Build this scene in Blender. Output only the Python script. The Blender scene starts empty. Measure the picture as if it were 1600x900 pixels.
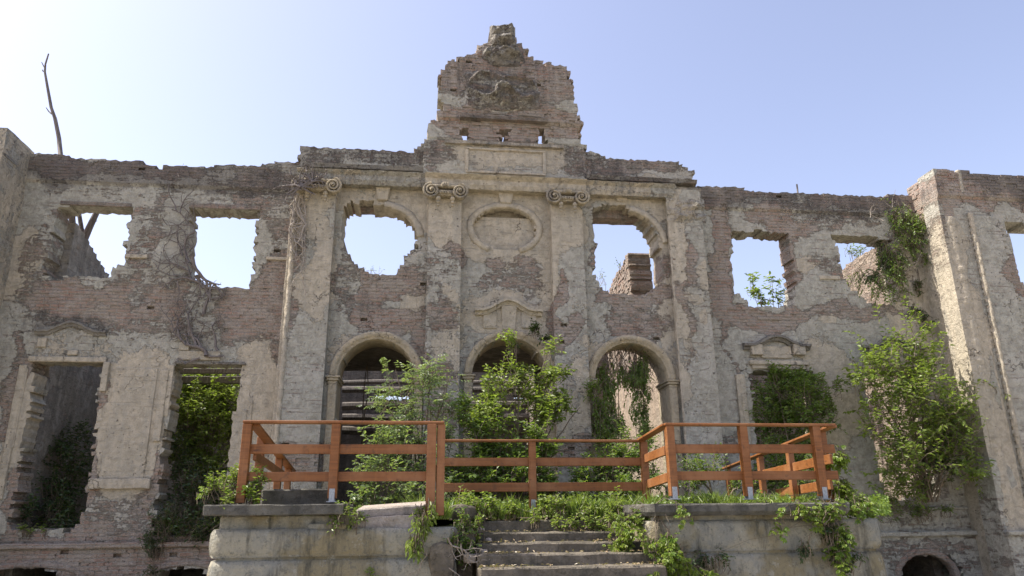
import bpy, bmesh, math, random
import numpy as np
from mathutils import Vector, Matrix
random.seed(7); RNG = np.random.default_rng(7)
S = bpy.context.scene
COL = S.collection

# ------------------------------------------------------------------ camera, sky, sun, exposure
F = 1138.0; TH = math.radians(17.2); YAW = math.radians(7.0); ROLL = -0.010
fw = np.array([math.sin(YAW)*math.cos(TH), math.cos(YAW)*math.cos(TH), math.sin(TH)])
rt0 = np.array([math.cos(YAW), -math.sin(YAW), 0.0]); up0 = np.cross(rt0, fw)
rt = rt0*math.cos(ROLL)+up0*math.sin(ROLL); up = up0*math.cos(ROLL)-rt0*math.sin(ROLL)
CAMP = np.array([0.0, -16.0, 1.6])
cd = bpy.data.cameras.new('camera'); cam = bpy.data.objects.new('camera', cd); COL.objects.link(cam)
cd.sensor_width = 36; cd.lens = F/1600*36; cd.clip_start = 0.1; cd.clip_end = 5000
m = Matrix.Identity(4)
for i in range(3):
    m[i][0] = rt[i]; m[i][1] = up[i]; m[i][2] = -fw[i]; m[i][3] = CAMP[i]
cam.matrix_world = m; S.camera = cam

SUN_AZ = math.radians(8); SUN_EL = math.radians(55)      # sun to the left (-X), slightly behind the facade (+Y)
sd = Vector((-math.cos(SUN_AZ)*math.cos(SUN_EL), math.sin(SUN_AZ)*math.cos(SUN_EL), math.sin(SUN_EL)))
W = bpy.data.worlds.new("World"); S.world = W; W.use_nodes = True
wn = W.node_tree.nodes; wl = W.node_tree.links
sky = wn.new('ShaderNodeTexSky'); sky.sky_type = 'NISHITA'; sky.sun_disc = False
sky.sun_elevation = SUN_EL; sky.sun_rotation = math.atan2(sd.x, sd.y)
sky.air_density = 1.0; sky.dust_density = 2.6; sky.ozone_density = 3.0; sky.altitude = 100
tint = wn.new('ShaderNodeMix'); tint.data_type = 'RGBA'; tint.blend_type = 'MULTIPLY'; tint.inputs[0].default_value = 1; tint.inputs[7].default_value = (1.07, .975, 1.0, 1)
hs = wn.new('ShaderNodeHueSaturation'); hs.inputs['Saturation'].default_value = .80; hs.inputs['Value'].default_value = 1.0
wl.new(sky.outputs[0], hs.inputs['Color']); wl.new(hs.outputs[0], tint.inputs[6]); wl.new(tint.outputs[2], wn['Background'].inputs[0]); wn['Background'].inputs[1].default_value = 0.15
sl = bpy.data.lights.new('sun', 'SUN'); sl.energy = 4.2; sl.angle = math.radians(0.5); sl.color = (1, .94, .84)
so = bpy.data.objects.new('sun', sl); COL.objects.link(so)
so.rotation_euler = sd.to_track_quat('Z', 'Y').to_euler(); so.location = (-30, 10, 40)
S.view_settings.view_transform = 'Standard'; S.view_settings.look = 'None'
S.view_settings.gamma = 1; S.view_settings.exposure = 0.97
S.render.engine = 'CYCLES'
S.cycles.max_bounces = 6; S.cycles.diffuse_bounces = 3; S.cycles.transmission_bounces = 3; S.cycles.transparent_max_bounces = 4

# ------------------------------------------------------------------ helpers
def at(px, py, Y):
    d = fw*F + rt*(px-800) - up*(py-450)
    p = CAMP + d*((Y-CAMP[1])/d[1]); return Vector(p)
def XZ(px, py, Y): p = at(px, py, Y); return (p.x, p.z)
def mpp(Y): return (Y-CAMP[1])/F*1.02
def pts(poly, Y=0): return [XZ(x, y, Y) for x, y in poly]

def tag(o, label=None, cat=None, group=None, kind=None):
    if label: o['label'] = label
    if cat: o['category'] = cat
    if group: o['group'] = group
    if kind: o['kind'] = kind
    return o
def empty(name, loc, label, cat, group=None):
    o = bpy.data.objects.new(name, None); COL.objects.link(o); o.location = loc
    return tag(o, label, cat, group)
def link(name, me, mat, parent=None, smooth=False):
    if mat: me.materials.append(mat)
    o = bpy.data.objects.new(name, me); COL.objects.link(o)
    if parent:
        o.parent = parent
        r = parent
        off = Vector((0, 0, 0))
        while r: off += r.location; r = r.parent
        o.location = -off
    if smooth: me.polygons.foreach_set('use_smooth', [True]*len(me.polygons))
    return o
def frombm(name, bm, mat, parent=None, smooth=False):
    bmesh.ops.recalc_face_normals(bm, faces=bm.faces)
    me = bpy.data.meshes.new(name); bm.to_mesh(me); bm.free()
    return link(name, me, mat, parent, smooth)

def hash2(ix, iy, s):
    h = np.sin(ix*127.1+iy*311.7+s*74.7)*43758.5453
    return h-np.floor(h)
def vnoise(x, y, s=0):
    ix = np.floor(x); iy = np.floor(y); fx = x-ix; fy = y-iy
    fx = fx*fx*(3-2*fx); fy = fy*fy*(3-2*fy)
    a = hash2(ix, iy, s); b = hash2(ix+1, iy, s); c = hash2(ix, iy+1, s); d = hash2(ix+1, iy+1, s)
    return (a*(1-fx)+b*fx)*(1-fy)+(c*(1-fx)+d*fx)*fy
def fbm(x, y, s=0, o=3):
    r = 0; a = .5
    for k in range(o): r = r+a*vnoise(x*2**k, y*2**k, s+k); a *= .5
    return r/(1-.5**o)
def inpoly(x, z, poly):
    r = np.zeros(x.shape, bool); n = len(poly)
    for i in range(n):
        x1, z1 = poly[i]; x2, z2 = poly[(i+1) % n]
        if z1 == z2: continue
        c = ((z1 > z) != (z2 > z)) & (x < (x2-x1)*(z-z1)/(z2-z1)+x1)
        r ^= c
    return r

# wear painting: (px, py, rx, ry, channel, value) on the facade plane; R brick showing, G cream plaster, B soot and lichen
PAINT = [
 (250,272,260,22,0,.62),(250,275,260,28,2,.75),(250,300,260,20,0,.42),(470,245,260,22,2,.6),(560,250,110,22,0,.5),(980,262,130,22,0,.55),(980,262,130,22,2,.55),
 (1250,310,180,22,0,.62),(1250,312,180,24,2,.7),(1250,335,180,20,0,.42),
 (250,480,220,55,0,.5),(200,470,160,28,0,.66),(360,490,110,45,0,.62),(150,340,70,14,0,.6),(430,470,40,90,0,.6),(420,300,50,40,0,.55),
 (230,400,22,90,0,.5),(60,410,30,60,0,.5),(440,330,20,60,0,.5),
 (110,505,70,20,2,.6),(330,400,30,200,0,.45),
 (120,865,260,45,0,.66),(200,815,60,28,0,.6),(200,790,65,40,0,.5),(150,700,16,110,0,.9),(250,700,13,90,0,.9),(20,600,16,90,0,.6),(35,760,20,60,0,.7),
 (590,445,75,35,0,.66),(600,505,60,24,0,.62),(560,480,50,30,2,.4),(545,440,20,60,0,.5),
 (705,390,18,34,0,.8),(690,430,30,40,0,.45),(690,610,28,40,0,.5),(690,500,22,30,0,.55),(690,655,26,30,0,.6),
 (990,465,65,26,0,.72),(985,505,60,28,0,.55),(935,400,14,60,0,.55),(1000,420,40,40,0,.55),
 (792,412,36,22,0,.8),(800,450,50,30,0,.5),(890,525,18,18,0,.72),(870,480,10,70,0,.7),(660,560,12,60,0,.6),
 (890,705,40,25,0,.95),(500,710,60,30,0,.95),(540,640,14,60,0,.4),(455,480,14,160,0,.55),(1070,480,12,120,0,.6),(1095,480,26,60,0,.45),
 (1120,400,24,120,0,.66),(1195,500,60,24,0,.8),(1195,440,60,20,0,.4),(1130,620,30,110,0,.55),(1330,488,90,14,0,.6),(1330,415,60,30,0,.5),(1410,400,30,80,0,.45),
 (1225,345,60,22,0,.62),(1300,330,80,20,0,.5),(1230,420,16,60,0,.7),
 (1540,310,120,42,0,.72),(1550,305,100,34,2,.75),(1570,450,50,32,0,.68),(1570,395,50,14,0,.5),(1440,300,24,45,0,.95),
 (1440,800,90,30,0,.5),(1530,830,110,70,0,.42),(1440,870,90,30,0,.5),
 (790,110,140,60,0,.66),(790,200,140,28,0,.9),(790,110,140,75,2,.45),(790,172,40,14,1,.7),(790,172,40,14,0,.1),
 (790,250,90,22,0,.3),(790,250,90,22,1,.6),(690,250,30,25,0,.5),
 (790,350,95,66,1,.95),(790,350,80,60,0,.08),(640,325,40,40,1,.8),(560,315,70,22,1,.6),(640,325,40,40,0,.15),(1000,315,80,22,1,.8),(1000,315,60,22,0,.15),(1030,370,25,60,1,.6),
 (490,345,25,60,1,.62),(505,440,18,60,1,.8),(495,460,25,30,1,.7),(690,345,27,45,1,.9),(690,345,27,40,0,.05),(885,345,30,45,1,.85),(885,345,28,45,0,.05),(705,465,14,12,1,.8),
 (650,490,16,30,1,.8),(790,500,70,32,1,.9),(790,500,60,32,0,.12),(850,490,12,120,1,.8),(1050,500,20,120,1,.7),(590,560,85,30,1,.5),(985,560,90,25,1,.5),
 (1085,350,26,60,1,.15),(1082,350,26,50,0,.05),(1088,440,12,12,1,.85),(1080,475,10,10,1,.85),(1098,508,10,13,1,.85),
 (208,660,60,110,1,1.0),(208,660,56,100,0,.02),(25,420,34,60,1,.7),(330,620,80,50,1,.5),(30,640,20,90,1,.8),(400,640,34,120,1,.75),(400,640,30,100,0,.15),(120,545,70,30,1,.5),
 (1450,540,50,160,1,.85),(1300,620,46,80,1,.7),(1300,620,50,80,0,.12),(1290,505,18,8,1,.95),(1260,410,30,14,1,.6),(1310,590,120,60,0,.2),
 (1560,600,60,90,1,.3),(1560,600,60,90,0,.12),(20,350,30,70,0,.3),
 (480,600,40,90,0,.25),(1110,600,34,90,0,.15),(700,560,24,100,1,.6),(890,620,30,60,1,.6),
]
_pa = []
for (px, py, rx, ry, ch, v) in PAINT:
    x, z = XZ(px, py, 0); x2 = XZ(px+rx, py, 0)[0]; z2 = XZ(px, py-ry, 0)[1]
    _pa.append((x, z, abs(x2-x), abs(z2-z), ch, v))
def weights(x, z):
    base = [np.full(x.shape, .30), np.full(x.shape, .36), np.full(x.shape, .18)]
    wx = x+(fbm(x*1.7, z*1.7, 5)-.5)*.7; wz = z+(fbm(x*1.7, z*1.7, 9)-.5)*.7
    for (cx, cz, rx, rz, ch, v) in _pa:
        d = np.sqrt(((wx-cx)/rx)**2+((wz-cz)/rz)**2)
        t = np.clip((1.25-d)/.5, 0, 1); t = t*t*(3-2*t)
        base[ch] = base[ch]*(1-t)+v*t
    return base

def wear_attr(me, override=None):
    n = len(me.vertices); co = np.empty(n*3); me.vertices.foreach_get('co', co); co = co.reshape(-1, 3)
    if override: r, g, b = [np.full(n, v) for v in override]
    else: r, g, b = weights(co[:, 0], co[:, 2])
    a = me.color_attributes.new('wear', 'FLOAT_COLOR', 'POINT')
    a.data.foreach_set('color', np.stack([r, g, b, np.ones(n)], 1).ravel())

def gridwall(name, u0, u1, z0, z1, keep, front, back, mat, parent, axis='x', X0=0, sgn=1, over=None, cw=.075, ch=.0775, rough=.75, jit=1.0):
    """masonry built brick by brick: kept bricks get their own depth, so broken edges step like courses"""
    u0 = math.floor(u0/.15)*.15; z0 = math.floor(z0/ch)*ch
    nu = int((u1-u0)/cw)+1; nz = int((z1-z0)/ch)+1
    I, J = np.meshgrid(np.arange(nu), np.arange(nz), indexing='ij')
    gj = np.round(z0/ch)+J; gi = np.round(u0/cw)+I
    bi = np.floor((gi+(gj % 2))/2)
    bu = (bi*2-(gj % 2)+1)*cw; bz = (gj+.5)*ch
    cu = u0+(I+.5)*cw
    if over: wr = np.full(cu.shape, over[0])
    else: wr = weights(bu, bz)[0]
    ja = np.clip(.10+wr*.9, 0, 1)*jit
    ju = (hash2(bi, gj, 1)-.5)*.13*ja+(fbm(cu*1.1, bz*1.1, 14)-.5)*.12*ja; jz = (hash2(bi, gj, 2)-.5)*.07*ja
    K = keep(cu+ju, bz+jz)
    rec = np.clip((wr-.38)*2.2, 0, 1)*(hash2(bi, gj, 3)**2)*.05*rough
    lost = (hash2(bi, gj, 4) > .994) & (wr > .5); rec = rec+lost*.10
    u = u0+np.arange(nu+1)*cw; z = z0+np.arange(nz+1)*ch
    UU, ZZ = np.meshgrid(u, z, indexing='ij')
    FR = front(UU, ZZ)+(fbm(UU*1.3, ZZ*1.3, 11)-.5)*.035
    FRc = front(bu, bz)
    E = np.zeros((nu+3, nz+3), bool); E[1:-2, 1:-2] = K
    full = E[:-1, :-1] & E[1:, :-1] & E[:-1, 1:] & E[1:, 1:]
    full = full[:nu+1, :nz+1]
    Vi, Vj = np.meshgrid(np.arange(nu+1), np.arange(nz+1), indexing='ij')
    amp = np.where(full, 0, .050)*(jit > 0)
    UJ = u[Vi]+(hash2(Vi, Vj, 7)-.5)*amp; ZJ = z[Vj]+(hash2(Vi, Vj, 8)-.5)*amp*1.1
    verts = []; faces = []
    def P(a, d, zz):
        return (a, d, zz) if axis == 'x' else (X0+sgn*d, a, zz)
    for i in range(nu):
        for j in range(nz):
            if not K[i, j]: continue
            r = rec[i, j]; a0, a1, b0, b1 = u[i], u[i+1], z[j], z[j+1]
            f0 = FRc[i, j]
            def fr(ii, jj):
                d = FR[ii, jj]-f0
                return (f0+ (d if abs(d) < .09 else FR[i, j]*0+ (fbm_s[ii, jj]))+r)
            q = (fr(i, j), fr(i+1, j), fr(i+1, j+1), fr(i, j+1))
            n = len(verts)
            c4 = [(UJ[p_], ZJ[p_]) for p_ in ((i, j), (i+1, j), (i+1, j+1), (i, j+1))]
            verts += [P(c4[k_][0], q[k_], c4[k_][1]) for k_ in range(4)]
            faces.append((n, n+1, n+2, n+3))
            n = len(verts)
            verts += [P(c4[k_][0], back, c4[k_][1]) for k_ in range(4)]
            faces.append((n+1, n, n+3, n+2))
            for di, dj, e in ((-1, 0, (0, 3)), (1, 0, (2, 1)), (0, -1, (1, 0)), (0, 1, (3, 2))):
                ii, jj = i+di, j+dj
                if 0 <= ii < nu and 0 <= jj < nz and K[ii, jj]:
                    if rec[ii, jj]+FRc[ii, jj] <= r+f0+.0015: continue
                    dep = rec[ii, jj]+FRc[ii, jj]+.03
                else: dep = back
                A = verts[n-4+e[0]]; B = verts[n-4+e[1]]
                k = len(verts)
                def bk(v, dep=dep):
                    if axis == 'x': return (v[0], dep, v[2])
                    return (X0+sgn*dep, v[1], v[2])
                verts += [A, B, bk(B), bk(A)]; faces.append((k, k+1, k+2, k+3))
    me = bpy.data.meshes.new(name); me.from_pydata(verts, [], faces)
    wear_attr(me, over)
    return link(name, me, mat, parent)
_U = {}
class _FS:
    def __getitem__(self, k): return 0.0
fbm_s = _FS()

def boxmesh(bm, c, s, bev=.01, rot=None):
    r = bmesh.ops.create_cube(bm, size=1)
    vs = r['verts']
    for v in vs: v.co = Vector((v.co.x*s[0], v.co.y*s[1], v.co.z*s[2]))
    if bev > 0:
        es = list({e for v in vs for e in v.link_edges})
        rb = bmesh.ops.bevel(bm, geom=es, offset=bev, segments=1, affect='EDGES')
        vs = list({v for f in rb['faces'] for v in f.verts} | {v for v in vs if v.is_valid})
    for v in vs:
        if rot: v.co = rot @ v.co
        v.co += Vector(c)
def box(name, x0, x1, y0, y1, z0, z1, mat, parent, bev=.01, wear=False, over=None, sub=0, jit=0):
    bm = bmesh.new(); boxmesh(bm, ((x0+x1)/2, (y0+y1)/2, (z0+z1)/2), (x1-x0, y1-y0, z1-z0), bev)
    if sub:
        L = sub
        for ax, (a, b) in enumerate(((x0, x1), (y0, y1), (z0, z1))):
            n = int((b-a)/L)
            for k in range(1, n+1):
                co = Vector((0, 0, 0)); co[ax] = a+(b-a)*k/(n+1); no = Vector((0, 0, 0)); no[ax] = 1
                bmesh.ops.bisect_plane(bm, geom=bm.verts[:]+bm.edges[:]+bm.faces[:], plane_co=co, plane_no=no)
        for v in bm.verts:
            if jit:
                q = v.co
                v.co += Vector([(float(fbm(np.array(q.x*5+k*7.), np.array(q.z*6+q.y*4), 90))-.5)*jit*2.2 for k in range(3)])+Vector([random.uniform(-jit, jit)*.3 for _ in range(3)])
    o = frombm(name, bm, mat, parent)
    if wear: wear_attr(o.data, over)
    return o
def beam(bm, a, b, w, h, bev=.006, upv=Vector((0, 0, 1))):
    a = Vector(a); b = Vector(b); d = (b-a); L = d.length; d.normalize()
    s = d.cross(upv).normalized(); u = s.cross(d)
    R = Matrix((s, d, u)).transposed()
    boxmesh(bm, (a+b)/2, (w, L, h), bev, R)
def tube(verts, faces, path, radii, n=6):
    k0 = len(verts); prev = None
    P = [Vector(p) for p in path]
    for i, p in enumerate(P):
        t = (P[min(i+1, len(P)-1)]-P[max(i-1, 0)])
        if t.length < 1e-6: t = Vector((0, 0, 1))
        t.normalize()
        a = t.cross(Vector((0.31, .95, .1))).normalized() if abs(t.y) < .9 else t.cross(Vector((1, 0, 0))).normalized()
        b = t.cross(a)
        for k in range(n):
            an = 2*math.pi*k/n; verts.append(tuple(p+(a*math.cos(an)+b*math.sin(an))*radii[i]))
    for i in range(len(P)-1):
        for k in range(n):
            q = k0+i*n; faces.append((q+k, q+(k+1) % n, q+n+(k+1) % n, q+n+k))
    faces.append(tuple(k0+k for k in range(n))); faces.append(tuple(k0+(len(P)-1)*n+k for k in reversed(range(n))))
def wiggle(a, b, n, amp, rnd=random):
    a = Vector(a); b = Vector(b); L = (b-a).length; out = [a]; off = Vector((0, 0, 0))
    for i in range(1, n+1):
        t = i/n; off += Vector([rnd.uniform(-1, 1) for _ in range(3)])*amp*L/n
        out.append(a.lerp(b, t)+off)
    return out

# ------------------------------------------------------------------ materials
def newmat(name):
    M = bpy.data.materials.new(name); M.use_nodes = True
    return M, M.node_tree.nodes, M.node_tree.links, M.node_tree.nodes['Principled BSDF']
class NB:
    def __init__(s, M): s.n = M.node_tree.nodes; s.l = M.node_tree.links
    def node(s, t, **k):
        o = s.n.new(t)
        for a, b in k.items(): setattr(o, a, b)
        return o
    def put(s, sock, v):
        if isinstance(v, bpy.types.NodeSocket): s.l.new(v, sock)
        else: sock.default_value = v
    def math(s, op, a, b=0, c=None, clamp=False):
        o = s.node('ShaderNodeMath', operation=op, use_clamp=clamp); s.put(o.inputs[0], a); s.put(o.inputs[1], b)
        if c is not None: s.put(o.inputs[2], c)
        return o.outputs[0]
    def noise(s, vec, scale, detail=5, rough=.6, dist=0):
        o = s.node('ShaderNodeTexNoise'); s.put(o.inputs['Vector'], vec); o.inputs['Scale'].default_value = scale
        o.inputs['Detail'].default_value = detail; o.inputs['Roughness'].default_value = rough; o.inputs['Distortion'].default_value = dist
        return o.outputs['Fac']
    def ramp(s, v, a, b, c0=0., c1=1.):
        o = s.node('ShaderNodeMapRange', interpolation_type='SMOOTHSTEP'); s.put(o.inputs[0], v)
        for i, x in enumerate((a, b, c0, c1)): o.inputs[i+1].default_value = x
        return o.outputs[0]
    def mix(s, f, a, b, mode='MIX'):
        o = s.node('ShaderNodeMix', data_type='RGBA', blend_type=mode); s.put(o.inputs[0], f)
        for k, v in ((6, a), (7, b)): s.put(o.inputs[k], v if isinstance(v, bpy.types.NodeSocket) else (*v, 1))
        return o.outputs[2]
    def pos(s): return s.node('ShaderNodeNewGeometry').outputs['Position']
    def scalev(s, v, sc):
        o = s.node('ShaderNodeMapping'); s.put(o.inputs[0], v); o.inputs['Scale'].default_value = sc; return o.outputs[0]
    def bump(s, h, st, dist, prev=None):
        o = s.node('ShaderNodeBump'); s.put(o.inputs['Height'], h); o.inputs['Strength'].default_value = st; o.inputs['Distance'].default_value = dist
        if prev: s.l.new(prev, o.inputs['Normal'])
        return o.outputs[0]

def ruin_material(name, grey=(.42,.405,.34), cream=(.56,.49,.375), soot=(.10,.09,.085), brickamt=0.0):
    M, n, l, B = newmat(name); b = NB(M); P = b.pos()
    at_ = b.node('ShaderNodeAttribute', attribute_name='wear'); sp = b.node('ShaderNodeSeparateColor'); l.new(at_.outputs['Color'], sp.inputs[0])
    Rr, Gg, Bb = sp.outputs
    sx = b.node('ShaderNodeSeparateXYZ'); l.new(P, sx.inputs[0])
    wob = b.math('MULTIPLY', b.math('SUBTRACT', b.noise(P, 2.2, 3), .5), .035)
    wob2 = b.math('MULTIPLY', b.math('SUBTRACT', b.noise(P, 9, 3), .5), .036)
    u = b.math('ADD', sx.outputs[0], sx.outputs[1])
    cb = b.node('ShaderNodeCombineXYZ'); l.new(b.math('ADD', u, wob2), cb.inputs[0]); l.new(b.math('ADD', b.math('ADD', sx.outputs[2], wob), wob2), cb.inputs[1])
    bt = b.node('ShaderNodeTexBrick'); l.new(cb.outputs[0], bt.inputs['Vector'])
    for k, v in (('Scale', 1), ('Mortar Size', .012), ('Mortar Smooth', .35), ('Bias', 0), ('Brick Width', .30), ('Row Height', .0775)): bt.inputs[k].default_value = v
    bt.inputs['Color1'].default_value = (.38, .215, .155, 1); bt.inputs['Color2'].default_value = (.33, .255, .20, 1); bt.inputs['Mortar'].default_value = (.40, .355, .30, 1)
    fine = b.noise(P, 38, 4, .65); mid = b.noise(P, 6.5, 6, .66, .3); big = b.noise(P, 1.6, 5, .6); m3 = b.noise(P, 3.3, 6, .7); grit = b.noise(P, 15, 5, .75)
    streak = b.noise(b.scalev(P, (6, 6, .7)), 1.0, 5, .65)
    course = b.noise(b.scalev(P, (2.0, 2.0, 13)), 1.0, 5, .7)
    # bricks: worn, individually toned, partly washed with lime and mortar
    brick = b.mix(b.ramp(grit, .42, .62, 0, .45), bt.outputs['Color'], (.28, .21, .165))
    brick = b.mix(b.ramp(m3, .42, .60, 0, .80), brick, (.43, .37, .315))
    brick = b.mix(b.ramp(fine, .52, .66, 0, .45), brick, (.20, .145, .12))
    greyc = b.mix(b.ramp(mid, .36, .64), tuple(c*.74 for c in grey), tuple(c*1.15 for c in grey))
    greyc = b.mix(b.ramp(course, .55, .66, 0, .55), greyc, (.40, .295, .24))
    greyc = b.mix(b.ramp(grit, .48, .66, 0, .55), greyc, (.27, .24, .20))
    greyc = b.mix(b.ramp(b.noise(P, 2.1, 6, .7), .50, .60, 0, .5), greyc, (.50, .465, .40))
    joints = b.math('MULTIPLY', bt.outputs['Fac'], b.ramp(course, .52, .66))
    greyc = b.mix(b.math('MULTIPLY', joints, .6), greyc, (.17, .145, .12))
    creamc = b.mix(b.ramp(mid, .38, .66), cream, tuple(c*.70 for c in cream))
    creamc = b.mix(b.ramp(grit, .52, .68, 0, .45), creamc, (.30, .255, .19))
    creamc = b.mix(b.ramp(streak, .46, .68, 0, .5), creamc, (.36, .335, .28))
    gf = b.math('ADD', b.math('MULTIPLY', b.math('SUBTRACT', Gg, .5), .62), b.math('ADD', b.math('MULTIPLY', big, .42), b.math('ADD', b.math('MULTIPLY', mid, .33), b.math('MULTIPLY', grit, .25))))
    mg = b.ramp(gf, .495, .525); mgh = b.ramp(gf, .500, .512)
    plaster = b.mix(mg, greyc, creamc)
    bf = b.math('ADD', b.math('MULTIPLY', b.math('SUBTRACT', Rr, .5), .62), b.math('ADD', b.math('MULTIPLY', b.noise(P, 2.6, 6, .72), .36), b.math('ADD', b.math('MULTIPLY', course, .32), b.math('ADD', b.math('MULTIPLY', grit, .22), b.math('MULTIPLY', fine, .10)))))
    mb = b.ramp(bf, .475, .53); mbh = b.ramp(bf, .498, .512)
    col = b.mix(b.math('MULTIPLY', mb, .84), plaster, brick)
    # broken plaster edges hold dirt
    edge = b.math('SUBTRACT', 1, b.math('MULTIPLY', b.math('ABSOLUTE', b.math('SUBTRACT', bf, .500)), 110), clamp=True)
    edge2 = b.math('SUBTRACT', 1, b.math('MULTIPLY', b.math('ABSOLUTE', b.math('SUBTRACT', gf, .505)), 120), clamp=True)
    col = b.mix(b.math('MULTIPLY', b.math('MAXIMUM', edge, edge2), .35), col, (.10, .08, .065))
    # cracks
    vo = b.node('ShaderNodeTexVoronoi', feature='DISTANCE_TO_EDGE'); wv = b.node('ShaderNodeVectorMath', operation='ADD'); nz_ = b.node('ShaderNodeTexNoise'); l.new(P, nz_.inputs['Vector']); nz_.inputs['Scale'].default_value = 3; nz_.inputs['Detail'].default_value = 5
    l.new(P, wv.inputs[0]); l.new(nz_.outputs['Color'], wv.inputs[1]); l.new(wv.outputs[0], vo.inputs['Vector']); vo.inputs['Scale'].default_value = .85
    crack = b.math('MULTIPLY', b.ramp(vo.outputs['Distance'], 0, .009, 1, 0), b.ramp(b.noise(P, 1.1, 3), .54, .62))
    col = b.mix(b.math('MULTIPLY', crack, .7), col, (.08, .06, .05))
    # soot, lichen, rain streaks
    sf = b.math('ADD', b.math('MULTIPLY', b.math('SUBTRACT', Bb, .5), .6), b.math('ADD', b.math('MULTIPLY', streak, .6), b.math('MULTIPLY', fine, .4)))
    col = b.mix(b.ramp(sf, .38, .66, 0, .72), col, soot)
    pits = b.ramp(b.noise(P, 17, 3, .5), .68, .74)
    col = b.mix(b.math('MULTIPLY', pits, .7), col, (.09, .07, .06))
    col = b.mix(b.ramp(b.noise(P, .9, 4, .6), .35, .7, 0, .34), col, (.36, .325, .255))
    l.new(col, B.inputs['Base Color']); B.inputs['Roughness'].default_value = .93; B.inputs['Specular IOR Level'].default_value = .15
    h = b.math('MULTIPLY', b.math('SUBTRACT', 1, bt.outputs['Fac']), b.math('MULTIPLY', mb, .8))
    h = b.math('SUBTRACT', h, b.math('MULTIPLY', joints, .4))
    h = b.math('ADD', h, b.math('MULTIPLY', b.math('SUBTRACT', 1, mbh), 1.5))
    h = b.math('ADD', h, b.math('MULTIPLY', mgh, .9))
    h = b.math('ADD', h, b.math('MULTIPLY', fine, b.math('ADD', .5, b.math('MULTIPLY', mb, .8))))
    h = b.math('ADD', h, b.math('MULTIPLY', grit, 1.3)); h = b.math('ADD', h, b.math('MULTIPLY', mid, 1.6)); h = b.math('SUBTRACT', h, b.math('MULTIPLY', pits, 1.4)); h = b.math('SUBTRACT', h, b.math('MULTIPLY', crack, 1.5))
    l.new(b.bump(h, 1.0, .030), B.inputs['Normal'])
    return M
M_RUIN = ruin_material('ruin_masonry')
def stone_mat(name, c1, c2, c3, lich=.5, bumpd=.012, sc=1.0):
    M, n, l, B = newmat(name); b = NB(M); P = b.pos()
    f = b.noise(P, 30*sc, 5, .7); m_ = b.noise(P, 4.5*sc, 6, .65, .2); g = b.noise(P, 1.4*sc, 4, .6); s_ = b.noise(b.scalev(P, (5, 5, .8)), 1, 5, .65)
    g2 = b.noise(P, 11*sc, 6, .75)
    col = b.mix(b.ramp(m_, .38, .60), c1, c2); col = b.mix(b.ramp(g, .46, .60, 0, .75), col, c3); col = b.mix(b.ramp(g2, .54, .62, 0, .6), col, tuple(c*.5 for c in c1)); col = b.mix(b.ramp(b.noise(P, 7*sc, 6, .7), .58, .64, 0, .5), col, tuple(min(.6, c*1.5) for c in c1))
    col = b.mix(b.ramp(s_, .5, .72, 0, lich), col, (.055, .055, .045)); col = b.mix(b.ramp(f, .5, .75, 0, .5), col, (.12, .11, .09))
    l.new(col, B.inputs['Base Color']); B.inputs['Roughness'].default_value = .92; B.inputs['Specular IOR Level'].default_value = .15
    h = b.math('ADD', b.math('MULTIPLY', f, .6), b.math('ADD', m_, g2))
    l.new(b.bump(h, .9, bumpd), B.inputs['Normal']); return M
M_TERR = stone_mat('terrace_stone', (.27,.265,.225), (.35,.325,.25), (.25,.205,.11), .9, .035)
M_CAP = stone_mat('lichen_stone', (.12,.115,.10), (.07,.067,.058), (.17,.16,.13), .8, .025)
M_STEP = stone_mat('step_stone', (.14,.122,.095), (.22,.19,.145), (.09,.08,.06), .7, .035)
M_RUBBLE = stone_mat('rubble_stone', (.42,.37,.31), (.34,.29,.24), (.48,.40,.35), .3, .03)
M_SOIL = stone_mat('soil', (.10,.075,.05), (.14,.11,.07), (.07,.08,.03), .2, .05)
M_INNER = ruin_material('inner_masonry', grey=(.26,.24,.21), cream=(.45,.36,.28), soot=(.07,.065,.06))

def wood_mat():
    M, n, l, B = newmat('orange_stained_wood'); b = NB(M)
    tc = b.node('ShaderNodeTexCoord').outputs['Object']
    g = b.noise(b.scalev(tc, (3, 3, 3)), 3, 3, .6); w = b.noise(b.scalev(tc, (1.2, 12, 46)), 1, 4, .6); w2 = b.noise(b.scalev(tc, (30, 30, .8)), 1, 3, .6)
    col = b.mix(b.ramp(w, .3, .7), (.255, .098, .028), (.17, .062, .018)); col = b.mix(b.ramp(w2, .5, .7, 0, .25), col, (.36, .15, .045))
    col = b.mix(b.ramp(g, .55, .75, 0, .6), col, (.12, .05, .02))
    gp = b.pos(); col = b.mix(b.ramp(b.noise(gp, 1.7, 5, .7), .42, .66, 0, .55), col, (.34, .165, .075)); col = b.mix(b.ramp(b.noise(gp, 9, 5, .75), .56, .70, 0, .6), col, (.10, .045, .02)); kn = b.node('ShaderNodeTexVoronoi'); l.new(b.scalev(gp, (1.6, 1.6, 5)), kn.inputs['Vector']); kn.inputs['Scale'].default_value = 1.3
    col = b.mix(b.ramp(kn.outputs['Distance'], .05, .10, .75, 0), col, (.07, .03, .015))
    l.new(col, B.inputs['Base Color']); B.inputs['Roughness'].default_value = .5; B.inputs['Specular IOR Level'].default_value = .35
    l.new(b.bump(w, .25, .004), B.inputs['Normal']); return M
M_WOOD = wood_mat()
M_STEEL, _n, _l, _B = newmat('galvanised_steel'); _B.inputs['Metallic'].default_value = .7; _B.inputs['Roughness'].default_value = .45
_b = NB(M_STEEL); _l.new(_b.mix(_b.ramp(_b.noise(_b.pos(), 60, 3), .3, .7), (.28,.30,.32), (.42,.44,.46)), _B.inputs['Base Color'])
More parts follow.
